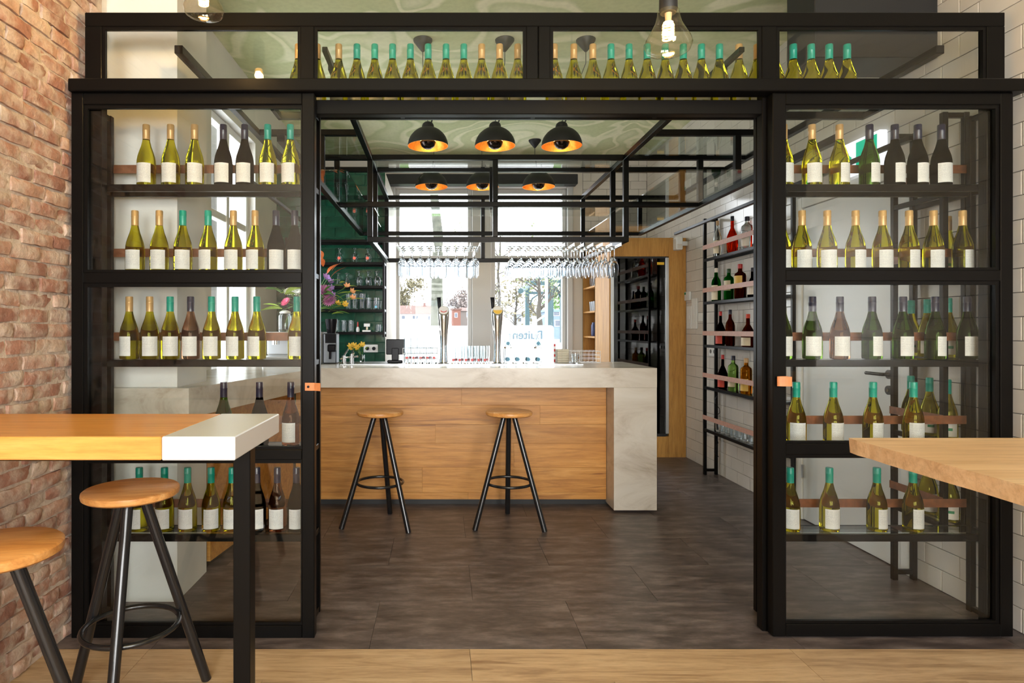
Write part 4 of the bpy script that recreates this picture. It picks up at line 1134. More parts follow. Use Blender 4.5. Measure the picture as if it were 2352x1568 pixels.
bx('energy_label', wc, simple('yellow_sticker', (0.75, 0.45, 0.02), 0.4), PX(1509, CY), PX(1525, CY), CY - 0.004, CY - 0.0025, PH(608, CY), PH(602, CY))
CZ = [PH(y_, CY + 0.25) for y_ in (658, 709, 760, 812, 880, 945)]
for h in CZ: bx('cooler_shelf', wc, M_CAB, FX0 + 0.021, FX1 - 0.021, CY + 0.06, CY + 0.50, h - 0.018, h, 0.001)
rcl = random.Random(2)
for si, h in enumerate(CZ[:5]):
    for j in range(4):
        x = FX0 + 0.09 + j * 0.135
        k = rcl.choice('dnd')
        bt = wine(x, CY + 0.42, h + 0.044, k, '%s lying neck first, %s from left on %s shelf inside wine cooler' % (CW[k], ORD[j], ORD[si]), 'bottles inside the wine cooler')
        bt.rotation_euler = (R(90), 0, 0)
# things in the open niche
NGL = lathe_mesh([(0, 0), (0.024, 0), (0.026, 0.01), (0.034, 0.12), (0.0328, 0.12), (0.0245, 0.012), (0, 0.01)], 14, 'niche_glass')
M_STRIPE = simple('blue_grey_china', (0.55, 0.60, 0.68), 0.25)
for si in (2, 3):
    for j in range(5):
        tag(ob('glass_tumbler', NGL, M_STRIPE if si == 2 else M_CLEAR, None, (CX0 + 0.06, 7.20 + j * 0.10, NZ[si] + 0.0006)), '%s in the oak niche, %s from the front on %s shelf' % ('pale china beaker' if si == 2 else 'clear tumbler', ORD[j], 'middle' if si == 2 else 'upper'), 'glass', 'glasses in the oak niche')
pj = thing('jug', 'small clear jug on the lower niche shelf of the oak cabinet', 'jug', (CX0 + 0.07, 7.25, NZ[1] + 0.0006))
ob('body', lathe_mesh([(0, 0), (0.035, 0), (0.045, 0.03), (0.04, 0.07), (0.022, 0.10), (0.032, 0.135), (0.0305, 0.135), (0.0205, 0.10), (0.0385, 0.07), (0.0435, 0.03), (0, 0.005)], 16, 'jug'), M_CLEAR, pj)
bl = tag(ob('storage_jar', lathe_mesh([(0, 0), (0.05, 0), (0.055, 0.02), (0.055, 0.13), (0.045, 0.15), (0.045, 0.165), (0, 0.168)], 18, 'jar'), simple('navy_jar', (0.03, 0.045, 0.16), 0.3), None, (CX0 + 0.08, 7.50, NZ[1] + 0.0006)), 'dark blue storage jar at the back of the lower niche shelf', 'jar')

# ================================================================== BACK SHELF ON THE GREEN TILES
gs = thing('glass_shelf_unit', 'black shelf unit of glassware on the green tiled wall', 'shelf', (-1.0, 6.1, 1.3))
GH = [2.215, 1.996, 1.77, 1.54, 1.32]
gx0, gx1, gy0, gy1 = -1.52, -0.555, 5.985, 6.195
for x in (gx0, gx1 - 0.02):
    for yy in (gy0, gy1 - 0.02): bx('post', gs, M_STEEL, x, x + 0.02, yy, yy + 0.02, 1.27, 2.235, 0.001)
    for h in GH: bx('rung', gs, M_BRUSHED if False else M_STEEL, x + 0.002, x + 0.018, gy0 + 0.02, gy1 - 0.02, h - 0.022, h, 0.001)
for h in GH:
    bx('shelf_front_bar', gs, M_STEEL, gx0 + 0.02, gx1 - 0.02, gy0, gy0 + 0.016, h - 0.026, h, 0.001)
    bx('shelf_back_bar', gs, M_STEEL, gx0 + 0.02, gx1 - 0.02, gy1 - 0.016, gy1, h - 0.026, h, 0.001)
    bx('shelf_glass', gs, M_SHELFGLASS, gx0 + 0.02, gx1 - 0.02, gy0 + 0.016, gy1 - 0.016, h - 0.008, h)
M_RED = simple('red_badge', (0.60, 0.03, 0.03), 0.4)
M_REDG = simple('coral_badge', (0.85, 0.14, 0.08), 0.4)
M_BLUE = simple('teal_badge', (0.02, 0.20, 0.33), 0.4)
GOB = lathe_mesh([(0, 0.09), (0.009, 0.0885), (0.0265, 0.082), (0.0347, 0.06), (0.0327, 0.03), (0.0267, 0), (0.028, 0), (0.034, 0.03), (0.036, 0.06), (0.028, 0.085), (0.010, 0.098), (0.006, 0.115), (0.010, 0.135), (0.030, 0.143), (0.030, 0.145), (0, 0.145),
                  ], 18, 'goblet')
GOBI = None
CONE = lathe_mesh([(0, 0.085), (0.0145, 0.083), (0.0287, 0.02), (0.0317, 0), (0.033, 0), (0.030, 0.02), (0.016, 0.085), (0.008, 0.10), (0.008, 0.115), (0.026, 0.123), (0.026, 0.125), (0, 0.125)], 16, 'cone_glass')
TALLG = lathe_mesh([(0, 0), (0.026, 0), (0.028, 0.006), (0.032, 0.155), (0.0307, 0.155), (0.0265, 0.012), (0, 0.012)], 16, 'tall_tumbler')
SHORTG = lathe_mesh([(0, 0), (0.026, 0), (0.027, 0.006), (0.029, 0.115), (0.0277, 0.115), (0.0255, 0.012), (0, 0.012)], 16, 'short_tumbler')
TINY = lathe_mesh([(0, 0), (0.024, 0), (0.025, 0.006), (0.026, 0.072), (0.0247, 0.072), (0.0235, 0.010), (0, 0.010)], 16, 'tiny_glass')
GD = 6.08
def disc(r_, yy, z_, n=14, star=False):
    v = [(0, yy, z_)]
    for i in range(n):
        rr_ = r_ if (not star or i % 2 == 0) else r_ * 0.68
        v.append((rr_ * math.sin(2 * PI * i / n), yy, z_ + rr_ * math.cos(2 * PI * i / n)))
    return mesh_from('badge', v, [(0, 1 + i, 1 + (i + 1) % n) for i in range(n)])
def sglass(x, h, me, name, label, badge=None, r_=0.012, z_=0.05, off=0.037):
    o = thing(name, label, 'glass', (PX(x, GD), GD, h + 0.0006), 0, 'glassware on the back shelf')
    ob('glass_body', me, M_CLEAR, o)
    if badge: ob('badge', disc(r_, -off, z_), badge, o)
for i, x in enumerate((780, 815, 845)): sglass(x, GH[1], GOB, 'stem_goblet', 'upturned goblet with coral badge, %s from left on upper back shelf' % ORD[i], M_REDG, 0.015, 0.045)
for i, x in enumerate((777, 797)): sglass(x, GH[2], CONE, 'cone_glass', 'small upturned cone glass, %s from left on second back shelf' % ORD[i])
for i, x in enumerate((825, 846, 866)): sglass(x, GH[2], GOB, 'stem_goblet', 'plain upturned goblet, %s from left on second back shelf' % ORD[i])
for i, x in enumerate((800, 815, 832, 847)): sglass(x, GH[3], TALLG if i < 3 else SHORTG, 'tall_tumbler', 'tall clear tumbler, %s from left on third back shelf' % ORD[i])
sglass(864, GH[3], SHORTG, 'short_tumbler', 'clear tumbler with small blue badge at the right of third back shelf', simple('sky_badge', (0.15, 0.5, 0.65), 0.4), 0.012, 0.025, 0.031)
for i, x in enumerate((774, 790, 806)): sglass(x, GH[4], SHORTG, 'short_tumbler', 'clear tumbler, %s from left on lowest back shelf' % ORD[i])
sglass(869, GH[4], TINY, 'shot_glass', 'small square-looking clear glass at the right of lowest back shelf')
o = thing('pepper_mill', 'little white and red bottle on the lowest back shelf', 'bottle', (PX(822, GD), GD, GH[4] + 0.0006))
ob('bottle_body', lathe_mesh([(0, 0), (0.014, 0), (0.018, 0.02), (0.014, 0.04), (0.006, 0.05), (0, 0.05)], 14, 'mill'), M_WPLASTIC, o)
ob('neck', lathe_mesh([(0, 0.0505), (0.006, 0.0505), (0.005, 0.095), (0, 0.1)], 10, 'neck'), M_RED, o)
o = thing('card_holder', 'small white card holder on the lowest back shelf', 'holder', (PX(843, GD), GD, GH[4] + 0.0006))
bx('foot', o, M_WPLASTIC, PX(833, GD), PX(852, GD), GD - 0.03, GD + 0.03, GH[4] + 0.0006, GH[4] + 0.018, 0.002)
bx('stand', o, M_CHROME, PX(841, GD), PX(845, GD), GD - 0.006, GD + 0.006, GH[4] + 0.018, GH[4] + 0.058)
bx('card', o, M_WPLASTIC, PX(836, GD), PX(850, GD), GD - 0.008, GD - 0.004, GH[4] + 0.052, GH[4] + 0.082, 0.001)
sk = tag(bx('wall_socket', None, M_WPLASTIC, PX(835, 6.19), PX(868, 6.19), GY - 0.010, GY - 0.0003, PH(809, 6.19), PH(791, 6.19), 0.003), 'white double socket on the green tiles below the shelf unit', 'socket')
for x in (844, 859):
    mb = MB(); mb.tube([(PX(x, 6.19), GY - 0.0105, PH(800, 6.19)), (PX(x, 6.19), GY - 0.03, PH(800, 6.19))], 0.018, 14); wm('plug', sk, M_PLASTIC, mb, True)

# ================================================================== ON THE BAR
# ---- beer taps
def tap(xp, label, medal):
    X = PX(xp, 4.97)
    o = thing('beer_tap', label, 'tap', (X, 4.97, TRZ), 0, 'chrome beer taps')
    ob('column', lathe_mesh([(0, 0), (0.045, 0), (0.045, 0.008), (0.034, 0.014), (0.029, 0.06), (0.027, 0.14), (0.030, 0.22), (0.037, 0.30), (0.043, 0.36), (0.0455, 0.40), (0.044, 0.425), (0.036, 0.447), (0.02, 0.458), (0, 0.461)], 24, 'column'), M_CHROME, o)
    md = ob('medallion', lathe_mesh([(0, 0), (0.043, 0), (0.044, 0.004), (0.042, 0.010), (0, 0.011)], 24, 'medallion'), M_CHROME, o, (0, -0.035, 0.425), (R(62), 0, 0))
    ob('face', lathe_mesh([(0, 0.0112), (0.038, 0.0112), (0.038, 0.0125), (0, 0.0125)], 24, 'face'), M_WPLASTIC, md)
    mb = MB()
    if medal == 'smile':
        mb.tube([(0.024 * math.sin(a), -0.018 * math.cos(a) , 0.0135) for a in [R(-70 + 14 * i) for i in range(11)]], 0.0032, 6); mm = M_RED
    else:
        mb.add([(0.036 * math.cos(R(180 + 18 * i)), 0.036 * math.sin(R(180 + 18 * i)), 0.0129) for i in range(11)], [tuple(range(11))]); mm = simple('yellow_badge', (0.85, 0.55, 0.10), 0.4)
    ob('emblem', mb.mesh('emblem'), mm, md)
    mb = MB(); mb.tube([(-0.030, 0.012, 0.38), (-0.034, 0.012, 0.45)], 0.006, 10); ob('lever_rod', mb.mesh('rod', True), M_CHROME, o)
    mb = MB(); mb.tube([(-0.034, 0.012, 0.445), (-0.036, 0.012, 0.49), (-0.038, 0.012, 0.53), (-0.038, 0.012, 0.535)], 0.012, 14, r2=0.019); ob('lever_handle', mb.mesh('handle', True), M_PLASTIC, o)
    mb = MB(); mb.tube([(0.0, -0.03, 0.33), (0.0, -0.075, 0.33), (0.0, -0.085, 0.30), (0.0, -0.085, 0.27)], 0.008, 10); 
    ob('spout', mb.mesh('spout', True), M_CHROME, o, (-0.028, 0.07, 0))
tap(1019, 'chrome beer tap with white medallion and red smile emblem', 'smile')
tap(1142, 'chrome beer tap with yellow medallion', 'yellow')
# ---- beer glasses
BEER = lathe_mesh([(0, 0), (0.019, 0), (0.020, 0.006), (0.0235, 0.07), (0.0235, 0.145), (0.0225, 0.145), (0.0225, 0.07), (0.0185, 0.014), (0, 0.014)], 16, 'beer_glass')
BEERT = lathe_mesh([(0, 0), (0.022, 0), (0.023, 0.006), (0.0265, 0.12), (0.0265, 0.212), (0.0255, 0.212), (0.0255, 0.12), (0.0215, 0.016), (0, 0.016)], 16, 'tall_beer_glass')
BEERS = lathe_mesh([(0, 0), (0.030, 0), (0.031, 0.006), (0.026, 0.07), (0.0245, 0.125), (0.0235, 0.125), (0.025, 0.07), (0.0295, 0.014), (0, 0.014)], 16, 'upturned_glass')
BADGE_R = disc(0.011, -0.0245, 0.035); BADGE_R2 = disc(0.012, -0.028, 0.05); BADGE_B = disc(0.019, -0.0305, 0.040, 14, True)
def bglass(x, yy, z_, me, label, group, badge, bm_):
    o = thing('beer_glass', label, 'glass', (x, yy, z_ + 0.0005), 0, group)
    ob('glass_body', me, M_CLEAR, o); ob('badge', badge, bm_, o)
for r_ in range(2):
    for i, x in enumerate((935, 950.5, 966, 981.5, 997) if r_ == 0 else (942, 957.5, 973, 988.5)):
        Y = 4.92 + r_ * 0.075
        bglass(PX(x, 4.92) * 1.0 + (0.0 if r_ == 0 else -0.004), Y, TRZ, BEERT, 'tall beer glass with red badge in the wire rack, %s row, %s from left' % (ROWN[r_], ORD[i]), 'tall beer glasses', BADGE_R2, M_RED)
for r_ in range(2):
    for i in range(6):
        bglass(PX(1041 + 14.4 * i, 4.92) + (0.022 if r_ else 0), 4.91 + r_ * 0.06, TRZ, BEER, 'small beer glass with red badge between the taps, %s row, %s from left' % (ROWN[r_], ORD[i]), 'small beer glasses', BADGE_R, M_RED)
for r_ in range(2):
    for i, x in enumerate((1166, 1188, 1212, 1235)):
        bglass(PX(x, 4.92), 4.92 + r_ * 0.08, TRZ, BEERS, 'upturned glass with teal star badge right of taps, %s row, %s from left' % (ROWN[r_], ORD[i]), 'upturned glasses with star badges', BADGE_B, M_BLUE)
for i, x in enumerate((1166, 1235)):
    bglass(PX(x, 4.92), 4.92, TRZ + 0.1256, BEERS, 'teal-badged glass stacked on top at the %s end right of the taps' % ['left', 'right'][i], 'upturned glasses with star badges', BADGE_B, M_BLUE)
# wire glass rack
M_WIRE = simple('white_wire', (0.75, 0.76, 0.78), 0.35)
def wire_basket(name, x0, x1, y0, y1, z0, h, label, nx=6, ny=3, rows=3):
    o = thing(name, label, 'basket', ((x0 + x1) / 2, (y0 + y1) / 2, z0))
    for k in range(rows + 1):
        z_ = z0 + 0.003 + (h - 0.006) * k / rows
        mb = MB(); mb.tube([(x0, y0, z_), (x1, y0, z_), (x1, y1, z_), (x0, y1, z_)], 0.0022, 6, True); wm('wire_hoop', o, M_WIRE, mb)
    for i in range(nx + 1):
        x = x0 + (x1 - x0) * i / nx
        mb = MB(); mb.tube([(x, y0, z0 + h), (x, y0, z0 + 0.003), (x, y1, z0 + 0.003), (x, y1, z0 + h)], 0.0018, 6); wm('wire', o, M_WIRE, mb)
wire_basket('glass_rack', PX(925, 4.88), PX(1005, 4.92), 4.885, 5.04, TRZ, 0.13, 'white wire rack holding the tall beer glasses')
wire_basket('wire_basket', PX(1309, 5.15), PX(1374, 5.15), 5.08, 5.30, TRZ, 0.10, 'white wire basket at the right end of the bar worktop', 7, 3, 3)
sp = tag(ob('soap_glass', TUMB, M_CLEAR, None, (PX(1322, 5.02), 5.02, BT + 0.0006)), 'single clear tumbler in front of the wire basket', 'glass')
nb_ = thing('coaster_stack', 'beige stack of coasters on the bar beside the wire basket', 'coasters', (PX(1291, 5.2), 5.2, TRZ))
M_KRAFT = simple('kraft_card', (0.62, 0.57, 0.45), 0.8, var=0.1)
for k in range(6): bx('coaster_pack', nb_, M_KRAFT, PX(1278, 5.2), PX(1304, 5.2), 5.15, 5.25, TRZ + 0.0003 + k * 0.0185, TRZ + 0.0180 + k * 0.0185, 0.002)
st = thing('striped_straw_post', 'small red and white striped stick standing by the coasters', 'stick', (PX(1274, 5.28), 5.28, TRZ))
for k in range(7):
    mb = MB(); mb.tube([(PX(1274, 5.28), 5.28, TRZ + k * 0.022), (PX(1274, 5.28), 5.28, TRZ + (k + 1) * 0.022)], 0.008, 10); wm('stripe', st, M_RED if k % 2 == 0 else M_WPLASTIC, mb, True)
# till screen
tp = thing('till_screen', 'black touch screen till seen from behind on the bar', 'screen', (PX(908, 5.2), 5.2, TRZ))
bx('screen', tp, M_PLASTIC, PX(887, 5.2), PX(929, 5.2), 5.19, 5.21, TRZ + 0.065, TRZ + 0.195, 0.006)
bx('neck', tp, M_PLASTIC, PX(900, 5.2), PX(916, 5.2), 5.175, 5.19, TRZ + 0.02, TRZ + 0.12, 0.004)
bx('foot', tp, M_PLASTIC, PX(891, 5.2), PX(926, 5.2), 5.12, 5.24, TRZ + 0.0004, TRZ + 0.022, 0.006)
# mixer tap
mx_ = thing('mixer_tap', 'chrome mixer tap with levers at the left end of the bar', 'tap', (PX(790, 5.1), 5.1, TRZ))
mb = MB(); mb.tube([(PX(790, 5.1), 5.1, TRZ), (PX(790, 5.1), 5.1, TRZ + 0.06)], 0.017, 14); wm('body', mx_, M_CHROME, mb, True)
mb = MB(); mb.tube([(PX(808, 5.1), 5.1, TRZ), (PX(808, 5.1), 5.1, TRZ + 0.075)], 0.017, 14); wm('body', mx_, M_CHROME, mb, True)
mb = MB(); mb.tube([(PX(781, 5.08), 5.08, TRZ + 0.03), (PX(790, 5.1), 5.1, TRZ + 0.045), (PX(808, 5.1), 5.1, TRZ + 0.05), (PX(822, 5.08), 5.08, TRZ + 0.055)], 0.009, 10); wm('bridge', mx_, M_CHROME, mb, True)
mb = MB(); mb.tube([(PX(790, 5.1), 5.1, TRZ + 0.06), (PX(800, 5.06), 5.06, TRZ + 0.115)], 0.007, 10); wm('lever', mx_, M_CHROME, mb, True)
mb = MB(); mb.tube([(PX(808, 5.1), 5.1, TRZ + 0.075), (PX(810, 5.05), 5.05, TRZ + 0.1), (PX(812, 5.0), 5.0, TRZ + 0.08)], 0.008, 10); wm('spout', mx_, M_CHROME, mb, True)
# coffee machine, grinder
cm = thing('coffee_machine', 'white and steel espresso machine behind the left door post', 'machine', (-1.22, 5.12, BT))
cx0, cx1 = -1.46, -1.00
bx('base', cm, M_BRUSHED, cx0 + 0.02, cx1 - 0.02, 4.95, 5.34, BT + 0.0005, BT + 0.07, 0.008)
bx('back_body', cm, M_WHITELAM, cx0 + 0.01, cx1 - 0.01, 5.12, 5.34, BT + 0.0705, BT + 0.20, 0.01)
bx('head', cm, M_BRUSHED, cx0, cx1, 4.92, 5.34, BT + 0.2005, BT + 0.262, 0.012)
mb = MB(); mb.prism([(4.90 + 0.10 * (1 - math.cos(a)) , BT + 0.01 + 0.25 * (0.5 + 0.5 * math.sin(a))) for a in [R(-90 + 15 * i) for i in range(13)]] + [(5.34, BT + 0.26), (5.34, BT + 0.01)], 'x', cx1 + 0.0005, cx1 + 0.012); wm('side_panel', cm, M_WHITELAM, mb)
for x in (-1.35, -1.15):
    mb = MB(); mb.tube([(x, 5.02, BT + 0.2), (x, 5.02, BT + 0.16)], 0.03, 14); wm('group_head', cm, M_CHROME, mb, True)
M_GUN = simple('gunmetal', (0.16, 0.17, 0.19), 0.35, 0.9)
gr = thing('coffee_grinder', 'black and steel coffee grinder on the bar beside the espresso machine', 'grinder', (PX(760, 5.15), 5.15, BT))
bx('body', gr, M_GUN, PX(744, 5.15), PX(775, 5.15), 5.10, 5.24, BT + 0.0005, BT + 0.25, 0.008)
mb = MB(); mb.lathe([(0, 0), (0.036, 0), (0.052, 0.10), (0.052, 0.118), (0, 0.12)], 18, PX(760, 5.15), 5.17, BT + 0.2505); wm('bean_hopper', gr, M_PLASTIC, mb, True)
bx('portafilter_fork', gr, M_PLASTIC, PX(752, 5.05), PX(771, 5.05), 5.045, 5.0995, BT + 0.10, BT + 0.16, 0.008)
mb = MB(); mb.tube([(PX(758, 5.05), 5.06, BT + 0.10), (PX(758, 5.05), 5.05, BT + 0.04)], 0.010, 10); wm('handle', gr, M_PLASTIC, mb, True)
bx('front_panel', gr, M_PLASTIC, PX(747, 5.1), PX(772, 5.1), 5.0955, 5.0997, BT + 0.17, BT + 0.245, 0.001)

# ---- flowers
MT = BT + 0.262
M_LEAF = simple('leaf_green', (0.07, 0.17, 0.03), 0.5, var=0.3, scale=40); M_LEAF2 = simple('leaf_lime', (0.28, 0.40, 0.05), 0.5, var=0.2, scale=40)
M_LEAFO = simple('leaf_rust', (0.55, 0.13, 0.03), 0.5, var=0.3, scale=40)
M_PINK = simple('petal_pink', (0.62, 0.05, 0.16), 0.6); M_MAUVE = simple('petal_mauve', (0.52, 0.20, 0.38), 0.6, var=0.2, scale=60)
M_LILAC = simple('petal_lilac', (0.42, 0.25, 0.62), 0.6); M_WHITEF = simple('petal_white', (0.80, 0.80, 0.78), 0.6); M_PEACH = simple('petal_peach', (0.85, 0.42, 0.20), 0.6); M_YELLOW = simple('petal_yellow', (0.82, 0.55, 0.08), 0.6)
def leaf_mesh(l, w_, bend=0.25):
    v = []; f = []
    for i in range(6):
        s_ = i / 5; ww = w_ * math.sin(PI * (0.06 + 0.9 * s_)) ; zb = -bend * l * s_ * s_
        v += [(-ww / 2, l * s_, zb + 0.1 * ww), (0, l * s_, zb), (ww / 2, l * s_, zb + 0.1 * ww)]
    for i in range(5):
        for j in range(2): f.append((3 * i + j, 3 * i + j + 1, 3 * i + j + 4, 3 * i + j + 3))
    return mesh_from('leaf', v, f, True)
def daisy_mesh(r_, n, rings=1, cup=0.25):
    v = []; f = []
    for k in range(rings):
        rr_ = r_ * (1 - 0.24 * k)
        for i in range(n):
            a = 2 * PI * (i + 0.5 * k) / n; b = len(v); wd = 4.4 * rr_ / n
            c, s_ = math.cos(a), math.sin(a)
            for t_, ww, zz_ in ((0.1, 0.4, 0.0), (0.6, 1.0, cup * 0.4), (1.0, 0.45, cup)):
                for sg in (-1, 1): v.append((rr_ * t_ * c - sg * wd * ww * 0.5 * s_, rr_ * t_ * s_ + sg * wd * ww * 0.5 * c, rr_ * zz_ * (1 + k) + 0.006 * k))
            f += [(b, b + 1, b + 3, b + 2), (b + 2, b + 3, b + 5, b + 4)]
    return mesh_from('petals', v, f, True)
LEAVES = [leaf_mesh(0.13, 0.035), leaf_mesh(0.17, 0.05, 0.35), leaf_mesh(0.10, 0.02, 0.5)]
DAISY, MUM, BELL = daisy_mesh(0.045, 16, 2, 0.2), daisy_mesh(0.062, 20, 4, 0.45), daisy_mesh(0.028, 6, 1, 0.7)
def bouquet(name, label, vx, vy, vz, vr, vh, heads, nleaf, spread, seed):
    rn = random.Random(seed)
    o = thing(name, label, 'flowers', (vx, vy, vz + 0.0006))
    ob('vase', lathe_mesh([(0, 0), (vr * 0.8, 0), (vr, vh * 0.12), (vr * 0.9, vh), (vr * 0.88, vh), (vr * 0.95, vh * 0.14), (0, vh * 0.06)], 18, 'vase'), M_CLEAR, o)
    for (dx, dy, dz, kind) in heads:
        me, mat = {'gerbera': (DAISY, M_PINK), 'mum': (MUM, M_MAUVE), 'lilac': (BELL, M_LILAC), 'white': (DAISY, M_WHITEF), 'peach': (BELL, M_PEACH), 'yellow': (BELL, M_YELLOW)}[kind]
        mb = MB(); mb.tube([(rn.uniform(-0.5, 0.5) * vr, rn.uniform(-0.5, 0.5) * vr, 0.02), (dx * 0.35, dy * 0.35, vh + (dz - vh) * 0.4), (dx, dy, dz)], 0.003, 6)
        stm = ob('stem', mb.mesh('stem', True), M_LEAF, o)
        fl_ = ob('flower', me, mat, stm, (dx, dy, dz), (R(55) + rn.uniform(-0.3, 0.3), rn.uniform(-0.4, 0.4) + dx * 1.5, 0))
    for i in range(nleaf):
        a = rn.uniform(0, 2 * PI); rr_ = rn.uniform(0.02, spread)
        p = (rr_ * math.cos(a), 0.6 * rr_ * math.sin(a), vh + rn.uniform(-0.02, 0.22) * (1 if spread > 0.1 else 0.3))
        me = rn.choice(LEAVES); mat = rn.choice([M_LEAF, M_LEAF, M_LEAF2]) 
        lf = ob('leaf', me, mat, o, p, (rn.uniform(-0.2, 0.9), rn.uniform(-0.6, 0.6), a - PI / 2))
        if spread < 0.1: lf.scale = (0.4, 0.4, 0.4)
    return o
VB = Vector((PX(706, 5.12), 5.12, MT))
def HV(x, y_, d=0): p = Vector((PX(x, 5.06 + d), 5.06 + d, PH(y_, 5.06 + d))) - VB; return (p.x, p.y, p.z)
hd = [HV(745, 672) + ('mum',), HV(757, 690, 0.05) + ('mum',), HV(760, 648) + ('lilac',), HV(752, 641, 0.05) + ('lilac',), HV(760, 662) + ('lilac',), HV(748, 636) + ('lilac',), HV(763, 678) + ('lilac',), HV(737, 665) + ('lilac',),
      HV(657, 694) + ('gerbera',), HV(664, 671) + ('white',), HV(683, 668, 0.1) + ('white',), HV(776, 698) + ('yellow',), HV(792, 699) + ('yellow',), HV(797, 658) + ('peach',), HV(808, 670) + ('peach',), HV(810, 685) + ('peach',), HV(690, 650) + ('mum',)]
bq = bouquet('flower_bouquet', 'large mixed bouquet of pink, mauve and orange flowers behind the left door post', VB.x, VB.y, VB.z, 0.055, 0.16, hd, 60, 0.24, 8)
for (x, y_, rz_, sc) in ((742, 612, 0.4, 1.0), (752, 628, -0.6, 1.0), (762, 622, -1.2, 0.9), (758, 640, -1.4, 1.1), (736, 600, 0.2, 1.2)):
    p = HV(x, y_); lf = ob('leaf', LEAVES[1], M_LEAFO, bq, p, (R(60), 0, rz_)); lf.scale = (sc, sc * 0.8, sc)
for (x, y_, rz_) in ((790, 660, -0.8), (800, 690, -1.6), (785, 690, -2.2), (775, 675, -1.2), (780, 650, -0.3), (795, 672, -1.3), (770, 700, -2.4)):
    p = HV(x, y_); ob('leaf', LEAVES[0], M_LEAF2, bq, p, (R(20), 0.3, rz_))
bouquet('bud_vase', 'little glass with yellow flowers beside the mixer tap', PX(832, 5.3), 5.3, TRZ, 0.022, 0.06, [(-0.10, 0, 0.13, 'yellow'), (-0.07, 0, 0.135, 'yellow'), (-0.04, 0, 0.12, 'yellow'), (-0.09, 0.02, 0.115, 'yellow'), (0.0, 0, 0.14, 'yellow')], 6, 0.06, 3)
jr = thing('glass_jar', 'clear storage jar with white lid on the espresso machine', 'jar', (PX(655, 5.05), 5.05, MT + 0.0006))
ob('jar_body', lathe_mesh([(0, 0), (0.05, 0), (0.055, 0.02), (0.055, 0.13), (0.04, 0.15), (0.0385, 0.15), (0.0535, 0.13), (0.0535, 0.02), (0, 0.006)], 18, 'jar'), M_CLEAR, jr)
ob('lid', lathe_mesh([(0, 0.1505), (0.044, 0.1505), (0.044, 0.165), (0.02, 0.175), (0, 0.176)], 18, 'lid'), M_WPLASTIC, jr)

# ================================================================== OUTSIDE THE WINDOW
GZ = -0.25
M_BANNER = simple('white_banner', (0.85, 0.86, 0.87), 0.6)
def banner(x0, x1, z0, z1, Y, label, text=None):
    o = thing('terrace_screen', label, 'screen', ((x0 + x1) / 2, Y, GZ))
    r_ = 0.05; pts = []
    for cx, cz, a0 in ((x1 - r_, z0 + r_, -90), (x1 - r_, z1 - r_, 0), (x0 + r_, z1 - r_, 90), (x0 + r_, z0 + r_, 180)):
        for k in range(5): pts.append((cx + r_ * math.cos(R(a0 + 22.5 * k)), cz + r_ * math.sin(R(a0 + 22.5 * k))))
    mb = MB(); mb.prism(pts, 'y', Y, Y + 0.02); b_ = wm('panel', o, M_BANNER, mb)
    for x in (x0 + 0.06, x1 - 0.06): bx('foot_post', o, M_BRUSHED, x - 0.02, x + 0.02, Y + 0.021, Y + 0.06, GZ, z0 + 0.2)
    if text:
        cu = bpy.data.curves.new('lettering', 'FONT'); cu.body = text; cu.size = 0.185; cu.extrude = 0.001; cu.align_x = 'CENTER'; cu.offset = 0.003
        to = bpy.data.objects.new('tmp', cu); COL.objects.link(to)
        dg = bpy.context.evaluated_depsgraph_get()
        me = bpy.data.meshes.new_from_object(to.evaluated_get(dg)); bpy.data.objects.remove(to)
        # printed on the street side: from inside it reads mirrored
        ob('lettering', me, simple('grey_ink', (0.10, 0.16, 0.20), 0.6), o, Vector((PX(1212, Y), Y - 0.002, PH(778, Y))) - Vector(o.location), (PI / 2, 0, PI))
    return o
banner(PX(938, 9.6), PX(1088, 9.6), PH(850, 9.6), PH(748, 9.6), 9.6, 'plain white terrace wind screen outside the left bar window')
banner(PX(1136, 9.6), PX(1272, 9.6), PH(832, 9.6), PH(747, 9.6), 9.6, 'white terrace wind screen with mirrored lettering outside the right bar window', 'Buiten')
gr_ = struct(ob('grass_verge', box_mesh(14, 14, 0.1), simple('grass', (0.06, 0.12, 0.02), 0.9, var=0.3, scale=8), None, (4.0, 19.0, GZ - 0.04)))
M_BARK = simple('bark', (0.065, 0.066, 0.05), 0.9, var=0.35, scale=5); M_BARK2 = simple('dark_bark', (0.04, 0.034, 0.026), 0.9)
